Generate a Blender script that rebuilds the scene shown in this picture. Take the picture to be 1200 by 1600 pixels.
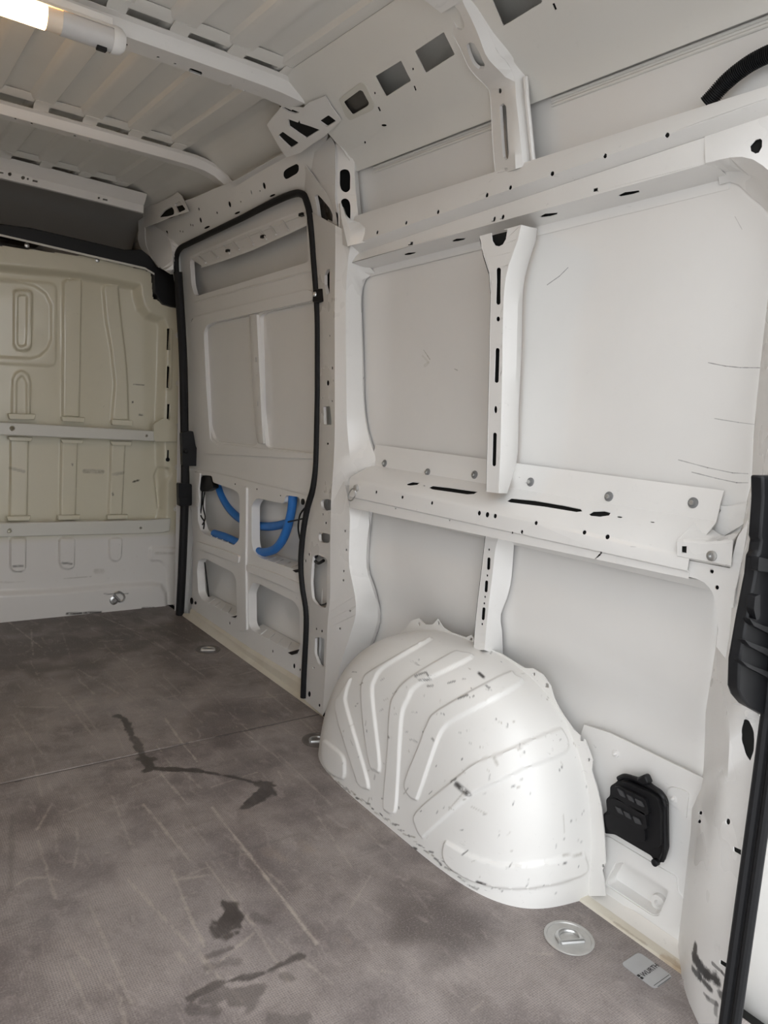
import bpy, bmesh, math, random
import numpy as np
from mathutils import Vector, Matrix
from mathutils.geometry import delaunay_2d_cdt
random.seed(7)
scn = bpy.context.scene
col = scn.collection
for o in list(bpy.data.objects): bpy.data.objects.remove(o)

# ---------------------------------------------------------------- camera
CAM = np.array([-0.47, 0.0, 1.13])
YAW, PITCH, ROLL, FPX = 0.63873373, -0.13704765, 0.07246514, 1148.43
_f = np.array([math.sin(YAW)*math.cos(PITCH), math.cos(YAW)*math.cos(PITCH), math.sin(PITCH)])
_r = np.array([math.cos(YAW), -math.sin(YAW), 0.0]); _u = np.cross(_r, _f)
RR = _r*math.cos(ROLL)+_u*math.sin(ROLL); UU = -_r*math.sin(ROLL)+_u*math.cos(ROLL); FF = _f
cd = bpy.data.cameras.new('camera'); cam = bpy.data.objects.new('camera', cd); col.objects.link(cam)
cam.matrix_world = Matrix(((RR[0], UU[0], -FF[0], CAM[0]), (RR[1], UU[1], -FF[1], CAM[1]), (RR[2], UU[2], -FF[2], CAM[2]), (0, 0, 0, 1)))
cd.sensor_fit = 'HORIZONTAL'; cd.sensor_width = 36.0; cd.lens = 36.0*FPX/1200.0; cd.clip_start = 0.02
scn.camera = cam

# ---------------------------------------------------------------- sky and exposure
w = bpy.data.worlds.new('overcast_sky'); scn.world = w; w.use_nodes = True
bg = w.node_tree.nodes['Background']; bg.inputs[0].default_value = (0.93, 0.962, 1.0, 1); bg.inputs[1].default_value = 2.0
vs = scn.view_settings; vs.view_transform = 'Standard'; vs.look = 'None'; vs.gamma = 1.0; vs.use_curve_mapping = False
vs.exposure = 0.76

# ---------------------------------------------------------------- helpers: rays
def ray(px, py): return RR*((px-600)/FPX)-UU*((py-800)/FPX)+FF
def proj(p):
    d = np.asarray(p, float)-CAM; z = d@FF
    return np.stack([600+FPX*(d@RR)/z, 800-FPX*(d@UU)/z], -1)
def P(px, py, x=None, y=None, z=None):
    """the point of the place seen at this spot, lying on the plane x, y or z (x may depend on height)"""
    d = ray(px, py)
    if callable(x):
        xx = x(1.0)
        for _ in range(12): p = CAM+d*((xx-CAM[0])/d[0]); xx = x(p[2])
        return p
    if x is not None: return CAM+d*((x-CAM[0])/d[0])
    if y is not None: return CAM+d*((y-CAM[1])/d[1])
    return CAM+d*((z-CAM[2])/d[2])
def L(pts, **k): return [P(a, b, **k) for a, b in pts]
def cr(ox, oy, s): return lambda pts: [(ox+p[0]/s, oy+p[1]/s)+tuple(p[2:]) for p in pts]
A1 = cr(0,0,3); A2 = cr(400,0,3); A3 = cr(800,0,3); A4 = cr(0,400,4); A5 = cr(0,680,4); A6 = cr(240,280,3.6364); A7 = cr(260,700,3.81); A8 = cr(500,340,3.3333)
B1 = cr(800,250,3); B2 = cr(520,680,3.3333); B3 = cr(780,680,2.857); B4 = cr(480,940,2.5); B5 = cr(880,1020,2.759); B6 = cr(0,940,2.3077); B7 = cr(0,1250,2.1429); B8 = cr(540,1250,2.1429)
C1 = cr(1040,780,5); C2 = cr(1040,1280,5); C3 = cr(920,1190,6.154); C4 = cr(400,150,6); C5 = cr(640,0,5.4545); C6 = cr(0,230,3.75); C7 = cr(1060,60,5.333)
def ell(cx, cy, rx, ry, a=0, n=12):
    a = math.radians(a); c, s = math.cos(a), math.sin(a)
    return [(cx+rx*math.cos(t)*c-ry*math.sin(t)*s, cy+rx*math.cos(t)*s+ry*math.sin(t)*c) for t in [2*math.pi*i/n for i in range(n)]]
def stad(x0, y0, x1, y1, w, n=6):
    a = math.atan2(y1-y0, x1-x0); r = w/2; o = []
    for i in range(n+1): t = a-math.pi/2+math.pi*i/n; o.append((x1+r*math.cos(t), y1+r*math.sin(t)))
    for i in range(n+1): t = a+math.pi/2+math.pi*i/n; o.append((x0+r*math.cos(t), y0+r*math.sin(t)))
    return o
def rnd(pts, r, n=5):
    """polygon with rounded corners; a third number in a point is its own radius"""
    o = []; m = len(pts)
    for i, p in enumerate(pts):
        rr = p[2] if len(p) > 2 else r
        a = np.array(pts[i-1][:2], float); b = np.array(p[:2], float); c = np.array(pts[(i+1) % m][:2], float)
        la, lc = np.linalg.norm(a-b), np.linalg.norm(c-b); q = min(rr, la*.48, lc*.48)
        if q <= 1e-6: o.append(tuple(b)); continue
        s, e = b+(a-b)/la*q, b+(c-b)/lc*q
        for k in range(n+1):
            t = k/n; o.append(tuple((1-t)**2*s+2*t*(1-t)*b+t*t*e))
    return o
def cat(pts, n=6, closed=False):
    p = [np.array(q, float) for q in pts]; o = []; m = len(p)
    for i in range(m if closed else m-1):
        if closed: a, b, c, d = p[i-1], p[i], p[(i+1) % m], p[(i+2) % m]
        else: a, b, c, d = p[max(i-1, 0)], p[i], p[i+1], p[min(i+2, m-1)]
        for k in range(n):
            t = k/n; o.append(.5*((2*b)+(c-a)*t+(2*a-5*b+4*c-d)*t*t+(3*b-a-3*c+d)*t**3))
    if not closed: o.append(p[-1])
    return o
def dens(pts, step=18, closed=True):
    o = []; m = len(pts)
    for i in range(m if closed else m-1):
        a = np.array(pts[i][:2], float); b = np.array(pts[(i+1) % m][:2], float); k = max(1, int(np.linalg.norm(b-a)/step))
        o += [tuple(a+(b-a)*j/k) for j in range(k)]
    if not closed: o.append(tuple(pts[-1][:2]))
    return o
def lerp_tab(tab):
    a = np.array(sorted(tab)); 
    def f(v):
        v = np.asarray(v, float); i = np.clip(np.searchsorted(a[:, 0], v)-1, 0, len(a)-2)
        r_ = a[i, 1]+(a[i+1, 1]-a[i, 1])*(v-a[i, 0])/(a[i+1, 0]-a[i, 0])
        return float(r_) if r_.ndim == 0 else r_
    return f

# ---------------------------------------------------------------- helpers: surfaces and sheets
class Surf:
    def __init__(s, mp, u0, u1, v0, v1, bu=(), bv=(), n=14):
        s.mp, s.u0, s.u1, s.v0, s.v1, s.bu, s.bv = mp, u0, u1, v0, v1, list(bu), list(bv)
        s.gu = [(u0+(u1-u0)*i/n, v0+(v1-v0)*j/n) for i in range(n+1) for j in range(n+1)]
        pts_ = np.array([mp(a, b) for a, b in s.gu]); s.gp = proj(pts_)
        sg_ = np.sign(np.array([s.nrm(a, b)@(CAM-p_) for (a, b), p_ in zip(s.gu, pts_)])); s.sg = 1 if sg_.sum() >= 0 else -1; s.pen = np.where(sg_*(1 if sg_.sum() >= 0 else -1) > 0, 0, 4000.0)
    def uv(s, p):
        p = np.array(p[:2], float); order = np.argsort(((s.gp-p)**2).sum(1)+s.pen); hu, hv = (s.u1-s.u0)*1e-4, (s.v1-s.v0)*1e-4; best = None
        for st_ in (0, 2, 7):
            q = np.array(s.gu[int(order[st_])], float)
            for it in range(16):
                e = proj(s.mp(*q))-p; d = e@e
                if best is None or d < best[0]: best = (d, q.copy())
                if d < 1e-4: return tuple(q)
                J = np.stack([(proj(s.mp(q[0]+hu, q[1]))-p-e)/hu, (proj(s.mp(q[0], q[1]+hv))-p-e)/hv], 1)
                try: st = np.linalg.solve(J, e)
                except Exception: break
                k = .3 if it < 8 else .06
                st = np.clip(st, [-(s.u1-s.u0)*k, -(s.v1-s.v0)*k], [(s.u1-s.u0)*k, (s.v1-s.v0)*k]); q = q-st
        return tuple(best[1])
    def at(s, px, py): return np.array(s.mp(*s.uv((px, py))))
    def nrm(s, u, v):
        h = 1e-4*(s.u1-s.u0); k = 1e-4*(s.v1-s.v0); p = np.array(s.mp(u, v))
        n = np.cross((np.array(s.mp(u+h, v))-p)/h, (np.array(s.mp(u, v+k))-p)/k); l = np.linalg.norm(n)
        return n/l if l > 1e-12 else np.array([-1., 0, 0])
def prof(pts, y0, y1):
    """cross-section (x, z) carried along the length of the van"""
    p = np.array(pts, float); s_ = np.concatenate([[0], np.cumsum(np.linalg.norm(np.diff(p, axis=0), axis=1))])
    def mp(y, v):
        i = int(np.clip(np.searchsorted(s_, v)-1, 0, len(p)-2)); q = p[i]+(p[i+1]-p[i])*(v-s_[i])/(s_[i+1]-s_[i])
        return np.array([q[0], y, q[1]])
    return Surf(mp, y0, y1, 0, s_[-1], bv=s_[1:-1])
def wallsurf(fx, y0, y1, z0, z1, bv=(), bu=()):
    return Surf(lambda y, z: np.array([fx(y, z), y, z]), y0, y1, z0, z1, bu, bv)
def yplane(y, x0, x1, z0, z1): return Surf(lambda a, b: np.array([a, y, b]), x0, x1, z0, z1)
def zplane(z, x0, x1, y0, y1): return Surf(lambda a, b: np.array([a, b, z]), x0, x1, y0, y1)
def resamp(pts, n):
    p = np.array(pts, float); s_ = np.concatenate([[0], np.cumsum(np.linalg.norm(np.diff(p, axis=0), axis=1))]); t = np.linspace(0, s_[-1], n)
    return np.stack([np.interp(t, s_, p[:, k]) for k in range(3)], 1)
def loft(edges, n=16, smooth=True):
    """skin through long edges given as lists of points; edges are the folds"""
    G = np.array([resamp(cat(e, 5) if smooth and len(e) > 2 else e, n) for e in edges]); m = len(edges)
    lu = np.linalg.norm(np.diff(G[0], axis=0), axis=1).sum(); wv = [0.]
    for i in range(m-1): wv.append(wv[-1]+np.linalg.norm(G[i+1]-G[i], axis=1).mean())
    wv = np.array(wv)
    def mp(u, v):
        a = u/lu*(n-1); i = int(np.clip(math.floor(a), 0, n-2)); a -= i
        j = int(np.clip(np.searchsorted(wv, v)-1, 0, m-2)); b = (v-wv[j])/(wv[j+1]-wv[j])
        return (G[j, i]*(1-a)+G[j, i+1]*a)*(1-b)+(G[j+1, i]*(1-a)+G[j+1, i+1]*a)*b
    return Surf(mp, 0, lu, 0, wv[-1], bu=[lu*i/(n-1) for i in range(1, n-1)], bv=wv[1:-1])
def inpoly(q, poly):
    x, y = q[:, 0], q[:, 1]; r_ = np.zeros(len(q), bool); m = len(poly)
    for i in range(m):
        (x0, y0), (x1, y1) = poly[i], poly[(i+1) % m]
        if y0 == y1: continue
        c = ((y0 > y) != (y1 > y)) & (x < (x1-x0)*(y-y0)/(y1-y0)+x0); r_ ^= c
    return r_
def sheet(S, outline=None, holes=(), t=.0015, hd=None, flip=None, uvout=None, step=18, hdn=99):
    """pressed sheet lying on surface S, cut to an outline with real holes through it; returns (verts, faces)"""
    if uvout: ou = list(uvout)
    elif outline is None: ou = [(S.u0, S.v0), (S.u1, S.v0), (S.u1, S.v1), (S.u0, S.v1)]
    else: ou = [S.uv(p) for p in dens(outline, step)]
    hs = [list(h[1]) if isinstance(h[0], str) else [S.uv(p) for p in h] for h in holes]
    V, E = [], []
    for lp in [ou]+hs:
        b = len(V); V += lp; E += [(b+i, b+(i+1) % len(lp)) for i in range(len(lp))]
    a = np.array(ou); (ua, va), (ub, vb) = a.min(0), a.max(0); e = 1e-5
    for q in S.bu:
        if ua+1e-4 < q < ub-1e-4: V += [(q, va-e), (q, vb+e)]; E.append((len(V)-2, len(V)-1))
    for q in S.bv:
        if va+1e-4 < q < vb-1e-4: V += [(ua-e, q), (ub+e, q)]; E.append((len(V)-2, len(V)-1))
    rv, re, rf, *_ = delaunay_2d_cdt([Vector((float(p[0]), float(p[1]))) for p in V], E, [], 0, 1e-7)
    q = np.array([tuple(p) for p in rv]); T = np.array([tuple(f_) for f_ in rf if len(f_) == 3])
    c = q[T].mean(1); keep = inpoly(c, ou)
    for h in hs: keep &= ~inpoly(c, h)
    T = T[keep]; used = np.unique(T); mp_ = -np.ones(len(q), int); mp_[used] = range(len(used)); T = mp_[T]; q = q[used]
    p = np.array([S.mp(a_, b_) for a_, b_ in q]); n = np.array([S.nrm(a_, b_) for a_, b_ in q])
    # the front side looks into the room
    if flip is None: sg = 1 if np.sum(np.sum(n*(CAM-p), 1) > 0)*2 >= len(p) else -1
    else: sg = flip
    n = n*sg
    fn = np.cross(p[T[:, 1]]-p[T[:, 0]], p[T[:, 2]]-p[T[:, 0]]); bad = np.sum(fn*n[T[:, 0]], 1) < 0; T[bad] = T[bad][:, ::-1]
    N = len(p); Vv = np.concatenate([p, p-n*t]); Ff = [tuple(x) for x in T]+[tuple(x[::-1]+N) for x in T]
    ed = {}
    for x in T:
        for k in range(3): ed[(x[k], x[(k+1) % 3])] = 1
    Vl = [tuple(x) for x in Vv]
    bnd = [k for k in ed if (k[1], k[0]) not in ed]
    if hd and hs:
        # flanged holes: the cut edge turns deeper into the body
        inner = set(); bv_ = sorted({i for k in bnd for i in k}); bq = q[bv_]
        for h in hs[:hdn]:
            ha = np.array(h); hb = np.roll(ha, -1, 0)
            for a_, b_ in zip(ha, hb):
                e_ = b_-a_; tt = np.clip(((bq-a_)@e_)/(e_@e_+1e-15), 0, 1); dd_ = np.hypot(*(bq-a_-tt[:, None]*e_).T)
                inner |= {bv_[i] for i in np.nonzero(dd_ < 2e-6)[0]}
        deep = {}
        for i in inner: deep[i] = len(Vl); Vl.append(tuple(p[i]-n[i]*hd))
        for a_, b_ in bnd:
            if a_ in deep and b_ in deep: Ff.append((b_, a_, deep[a_], deep[b_]))
            else: Ff.append((b_, a_, a_+N, b_+N))
    else:
        for a_, b_ in bnd: Ff.append((b_, a_, a_+N, b_+N))
    return Vl, Ff
def join(*gs):
    V, F_ = [], []
    for v, f_ in gs:
        b = len(V); V += [tuple(x) for x in v]; F_ += [tuple(int(i)+b for i in x) for x in f_]
    return V, F_
def tube(pts, r, n=10, caps=True, flat=1.0, up=None):
    """round (or flattened) tube along points; r may be a list"""
    p = [np.array(q, float) for q in pts]; m = len(p); V, F_ = [], []
    ref = np.array(up if up is not None else (0.13, 0.27, 0.95), float)
    for i in range(m):
        d = p[min(i+1, m-1)]-p[max(i-1, 0)]; d /= np.linalg.norm(d)+1e-12
        a = np.cross(d, ref); a /= np.linalg.norm(a)+1e-12; b = np.cross(a, d)
        rr = r[i] if isinstance(r, (list, tuple)) else r
        for k in range(n):
            t = 2*math.pi*k/n; V.append(p[i]+a*rr*flat*math.cos(t)+b*rr*math.sin(t))
        if i:
            o = (i-1)*n
            F_ += [(o+k, o+(k+1) % n, o+n+(k+1) % n, o+n+k) for k in range(n)]
    if caps: F_ += [tuple(range(n))[::-1], tuple(range((m-1)*n, m*n))]
    return V, F_
def lathe(pr, c, axis, n=24):
    """turned form: pr = (radius, height) along axis from point c"""
    c = np.array(c, float); ax = np.array(axis, float); ax /= np.linalg.norm(ax)
    a = np.cross(ax, (0.3, 0.9, 0.2)); a /= np.linalg.norm(a); b = np.cross(ax, a); V, F_ = [], []
    for i, (r_, h) in enumerate(pr):
        for k in range(n):
            t = 2*math.pi*k/n; V.append(c+ax*h+(a*math.cos(t)+b*math.sin(t))*max(r_, 1e-5))
        if i: o = (i-1)*n; F_ += [(o+k, o+(k+1) % n, o+n+(k+1) % n, o+n+k) for k in range(n)]
    F_ += [tuple(range(n))[::-1], tuple(range((len(pr)-1)*n, len(pr)*n))]
    return V, F_
def box(x0, x1, y0, y1, z0, z1):
    V = [(x, y, z) for x in (x0, x1) for y in (y0, y1) for z in (z0, z1)]
    return V, [(0, 1, 3, 2), (4, 6, 7, 5), (0, 4, 5, 1), (2, 3, 7, 6), (0, 2, 6, 4), (1, 5, 7, 3)]
def obox(c, ax, ay, az, hx, hy, hz):
    """box with its own axes"""
    c, ax, ay, az = [np.array(q, float) for q in (c, ax, ay, az)]
    V = [c+ax*i*hx+ay*j*hy+az*k*hz for i in (-1, 1) for j in (-1, 1) for k in (-1, 1)]
    return V, [(0, 1, 3, 2), (4, 6, 7, 5), (0, 4, 5, 1), (2, 3, 7, 6), (0, 2, 6, 4), (1, 5, 7, 3)]
def offs(S, d):
    return Surf(lambda u, v: np.array(S.mp(u, v))-S.nrm(u, v)*S.sg*d, S.u0, S.u1, S.v0, S.v1, S.bu, S.bv)
def grow(h, k, add):
    c = np.mean(np.array(h, float), 0); return [tuple(c+(np.array(p)-c)*k+add*(np.array(p)-c)/(np.linalg.norm(np.array(p)-c)+1e-9)) for p in h]
def backing(S, holes, mat, parent, d=.012, add=5, name='hole_backing'):  # sheets added close behind holes, mostly near-black to paint the cavity shade
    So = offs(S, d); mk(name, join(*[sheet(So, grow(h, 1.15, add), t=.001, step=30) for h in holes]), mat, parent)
BASE = {}
def mk(name, geo, mat, parent=None, label=None, cat_=None, group=None, kind=None, smooth=35, bevel=0, weld=False, recalc=False):
    V, F_ = geo; V = np.array(V, float); par = parent
    off = BASE.get(par.name, np.zeros(3)) if par is not None else np.zeros(3)
    me = bpy.data.meshes.new(name); me.from_pydata([tuple(x) for x in V-off], [], [tuple(int(i) for i in f_) for f_ in F_]); me.validate()
    bm = bmesh.new(); bm.from_mesh(me)
    if weld: bmesh.ops.remove_doubles(bm, verts=bm.verts, dist=1e-5)
    if recalc: bmesh.ops.recalc_face_normals(bm, faces=bm.faces)
    bm.to_mesh(me); bm.free()
    if smooth:
        me.polygons.foreach_set('use_smooth', [True]*len(me.polygons)); me.set_sharp_from_angle(angle=math.radians(smooth))
    me.materials.append(mat)
    o = bpy.data.objects.new(name, me); col.objects.link(o)
    if par is not None: o.parent = par; BASE[o.name] = off
    if bevel:
        b = o.modifiers.new('bevel', 'BEVEL'); b.width = bevel; b.segments = 2; b.limit_method = 'ANGLE'; b.angle_limit = math.radians(40)
    tag(o, label, cat_, group, kind)
    return o
def tag(o, label=None, cat_=None, group=None, kind=None):
    if label: o['label'] = label
    if cat_: o['category'] = cat_
    if group: o['group'] = group
    if kind: o['kind'] = kind
    return o
def thing(name, loc, label, cat_, group=None, kind=None):
    o = bpy.data.objects.new(name, None); o.empty_display_size = .05; col.objects.link(o); o.location = [float(q) for q in loc]
    BASE[o.name] = np.array(loc, float); return tag(o, label, cat_, group, kind)

def setmarks(o, arr):
    a = o.data.color_attributes.new('marks', 'FLOAT_COLOR', 'POINT'); a.data.foreach_set('color', np.asarray(arr, np.float32).ravel())
# ---------------------------------------------------------------- materials
class NT:
    def __init__(s, name):
        s.m = bpy.data.materials.new(name); s.m.use_nodes = True; s.t = s.m.node_tree; s.b = s.t.nodes['Principled BSDF']
        s.pos = s.t.nodes.new('ShaderNodeNewGeometry').outputs['Position']
    def n(s, typ, ins={}, **kw):
        q = s.t.nodes.new(typ)
        for k, v in kw.items(): setattr(q, k, v)
        for k, v in ins.items():
            if hasattr(v, 'is_output') or isinstance(v, bpy.types.NodeSocket): s.t.links.new(v, q.inputs[k])
            else: q.inputs[k].default_value = v
        return q
    def math(s, op, a, b=0.0, c=0.0, clamp=False): return s.n('ShaderNodeMath', {0: a, 1: b, 2: c}, operation=op, use_clamp=clamp).outputs[0]
    def vmath(s, op, a, b=(0, 0, 0)): return s.n('ShaderNodeVectorMath', {0: a, 1: b}, operation=op)
    def noise(s, sc, det=3, rough=.6, vec=None, dist=0.0): return s.n('ShaderNodeTexNoise', {'Vector': vec or s.pos, 'Scale': sc, 'Detail': det, 'Roughness': rough, 'Distortion': dist}).outputs['Fac']
    def ramp(s, f_, lo, hi): return s.n('ShaderNodeMapRange', {0: f_, 1: lo, 2: hi, 3: 0.0, 4: 1.0}, interpolation_type='SMOOTHSTEP').outputs[0]
    def mix(s, f_, a, b): return s.n('ShaderNodeMix', {0: f_, 6: a, 7: b}, data_type='RGBA').outputs[2]
    def scale(s, v): return s.vmath('MULTIPLY', s.pos, v).outputs[0]
    def seg(s, a, b, vec=None):
        """distance to the line from a to b"""
        a = np.array(a, float); b = np.array(b, float); d = b-a; l2 = float(d@d)
        q = s.vmath('SUBTRACT', vec or s.pos, tuple(a)).outputs[0]
        t = s.math('MULTIPLY', s.vmath('DOT_PRODUCT', q, tuple(d)).outputs[1], 1/l2, clamp=True)
        c = s.n('ShaderNodeVectorMath', {0: tuple(d), 'Scale': t}, operation='SCALE').outputs[0]
        return s.vmath('DISTANCE', q, c).outputs[1]
    def out(s, **k):
        for a, v in k.items():
            key = {'col': 'Base Color', 'rough': 'Roughness', 'metal': 'Metallic', 'coat': 'Coat Weight', 'normal': 'Normal', 'spec': 'Specular IOR Level', 'ecol': 'Emission Color', 'estr': 'Emission Strength', 'trans': 'Transmission Weight', 'ior': 'IOR', 'sss': 'Subsurface Weight'}[a]
            if isinstance(v, bpy.types.NodeSocket): s.t.links.new(v, s.b.inputs[key])
            else: s.b.inputs[key].default_value = v
        return s.m
def rgb(c): return tuple(c)+(1.0,) if len(c) == 3 else c
def paint(name, c, rough=.32, dirt=.25, scuff=0.0, c2=None, marks=(), bump=.02, zsplit=None, attr=False):
    q = NT(name)
    n1 = q.noise(2.3, 4, .6); n2 = q.noise(34, 5, .72)
    dm = q.ramp(n2, .60, .80)
    base = q.mix(q.ramp(n1, .35, .7), rgb(c), rgb(c2 or [v*.965 for v in c]))
    if zsplit:
        zc = q.n('ShaderNodeSeparateXYZ', {0: q.pos}).outputs[2]; base = q.mix(q.ramp(zc, zsplit[0]+.03, zsplit[0]-.03), base, rgb(zsplit[1]))
    base = q.mix(q.math('MULTIPLY', dm, dirt), base, rgb((.30, .28, .25)))
    if scuff:
        s1 = q.noise(60, 3, .7, vec=q.scale((1, .35, 1.4)), dist=.6); s2 = q.ramp(q.noise(5, 3, .6), .45, .75)
        k = q.math('MULTIPLY', q.ramp(s1, .67, .72), q.math('MULTIPLY', s2, scuff))
        base = q.mix(k, base, rgb((.10, .09, .085)))
    if attr:
        at = q.n('ShaderNodeVertexColor', layer_name='marks'); sp = q.n('ShaderNodeSeparateColor', {0: at.outputs[0]})
        base = q.mix(q.math('MULTIPLY', sp.outputs[0], q.ramp(n2, .30, .52)), base, rgb((.04, .037, .035))); base = q.mix(q.math('MULTIPLY', sp.outputs[1], q.ramp(n2, .2, .6)), base, rgb((.30, .27, .22)))
    for a, b, r_, st, cc in marks:
        d = q.math('ADD', q.seg(a, b), q.math('MULTIPLY', q.math('SUBTRACT', n2, .5), r_*2.2))
        base = q.mix(q.math('MULTIPLY', q.ramp(d, r_, r_*.35), st), base, rgb(cc))
    bn = q.n('ShaderNodeBump', {'Height': q.noise(9, 2, .5), 'Strength': bump, 'Distance': .02}).outputs[0]
    return q.out(col=base, rough=q.math('ADD', q.math('MULTIPLY', n1, .12), rough-.06), normal=bn)
def plain(name, c, rough=.5, metal=0.0, var=.12, nscale=40, bump=.0, spec=.5):
    q = NT(name); f_ = q.noise(nscale, 3)
    k = dict(col=q.mix(f_, rgb([v*(1-var) for v in c]), rgb([min(1, v*(1+var)) for v in c])), rough=rough, metal=metal, spec=spec)
    if bump: k['normal'] = q.n('ShaderNodeBump', {'Height': f_, 'Strength': bump, 'Distance': .004}).outputs[0]
    return q.out(**k)
# scuffs and stains, found on the real surfaces
DK, GR, BR = (.035, .033, .032), (.22, .21, .2), (.16, .12, .085)
def mk_marks(pts, x=None, y=None, z=None, r=.004, s=.8, c=DK):
    q = [P(a, b, x=x, y=y, z=z) for a, b in pts]; return [(q[i], q[i+1], r, s, c) for i in range(len(q)-1)]
XW = lerp_tab([(-.3, .935), (0, .93), (.5, .92), (1.0, .915), (1.5, .885), (1.72, .86), (1.92, .84), (2.2, .8)])
SKT = [(-.2, .99), (.0, .992), (.28, 1.003), (.46, 1.022), (.605, .968), (.64, .968), (.85, .972), (1.0, .966), (1.2, .962), (1.45, .948), (1.62, .932), (1.75, .912), (1.86, .886), (1.93, .864), (2.05, .84)]
_zz = np.linspace(-.1, 2.0, 106); _xx = lerp_tab(SKT)(_zz); _k = np.array([1, 2, 3, 2, 1])/9.0
_xs = np.convolve(np.pad(_xx, 2, mode='edge'), _k, 'valid'); SK = lerp_tab(list(zip(_zz, _xs)))
WHITE = (.80, .785, .76)
paint_m = paint('white_body_paint', WHITE, .30, .10, .35)
skin_m = paint('white_panel_paint', (.79, .775, .75), .17, .05, .0, bump=.03, marks=
    mk_marks(B1([(165, 585), (222, 545), (262, 505)]), x=SK, r=.0016, s=.55) + mk_marks(B1([(920, 950), (1000, 966), (1070, 973), (1170, 974)]), x=SK, r=.0013, s=.6)
    + mk_marks(B1([(950, 1212), (1060, 1230), (1180, 1245)]), x=SK, r=.0011, s=.45) + mk_marks(B3([(800, 110), (930, 145), (1040, 168), (1110, 172)]), x=SK, r=.0012, s=.45)
    + mk_marks(B3([(860, 165), (980, 195), (1060, 212), (1110, 212)]), x=SK, r=.0013, s=.5) + mk_marks(B1([(1045, 265), (1078, 325)]), x=SK, r=.001, s=.35, c=GR)
    + mk_marks(A8([(540, 690), (560, 720), (572, 738)]), x=SK, r=.0022, s=.5, c=(.25, .23, .17)) + mk_marks(A8([(535, 720), (565, 755), (545, 770)]), x=SK, r=.006, s=.18, c=(.35, .33, .22)) + mk_marks(A8([(700, 788), (715, 795)]), x=SK, r=.002, s=.5, c=GR))
roof_m = paint('white_roof_paint', (.77, .757, .715), .38, .12, 0, bump=.06)
bulk_m = paint('cream_bulkhead_paint', (.655, .615, .485), .17, .16, .3, bump=.05, attr=True, zsplit=(.395, (.70, .675, .64)))
rail_m = paint('pale_grey_rail_paint', (.64, .625, .565), .33, .15, .3)
arch_m = paint('scuffed_white_arch_paint', (.775, .76, .73), .36, .12, .55, attr=True)
pil_m = paint('worn_white_pillar_paint', (.79, .775, .75), .28, .14, .25)
sill_m = paint('dirty_cream_sill_paint', (.66, .62, .53), .42, .55, .6, c2=(.56, .50, .40), marks=mk_marks([(1040, 1497), (1062, 1512), (1078, 1520)], z=.01, r=.018, s=.6, c=(.36, .26, .16))+mk_marks([(960, 1440), (1010, 1475)], z=.008, r=.006, s=.5, c=(.3, .24, .17))+mk_marks([(340, 1000), (460, 1085)], x=.945, r=.010, s=.4, c=(.24, .21, .18)))
black_m = plain('black_plastic', (.008, .008, .009), .45, 0, .3, 60, spec=.3)
rubber_m = plain('black_rubber', (.009, .009, .010), .6, 0, .3, 80, .1, spec=.3)
gap_dark_m = plain('painted_shade_and_dark_joint', (.018, .018, .017), .9, spec=.1)  # near-black colour stands in for shade inside holes; also darkens the floor joint
grey_m = plain('grey_plastic', (.20, .20, .20), .5)
steel_m = plain('zinc_steel', (.56, .56, .55), .33, .9, .1, 60)
dish_m = plain('worn_zinc_dish', (.50, .49, .47), .42, .55, .2, 30)
darksteel_m = plain('dull_dark_steel', (.16, .15, .15), .45, .8)
blue_m = plain('blue_foam', (.03, .19, .58), .5, 0, .12, 18, .25)
gasket_m = plain('smoked_glass', (.06, .055, .05), .15)
ground_m = plain('grey_asphalt', (.34, .33, .32), .85, 0, .2, 6)
exter_m = paint('white_exterior_paint', (.82, .81, .79), .2, .03)

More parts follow.
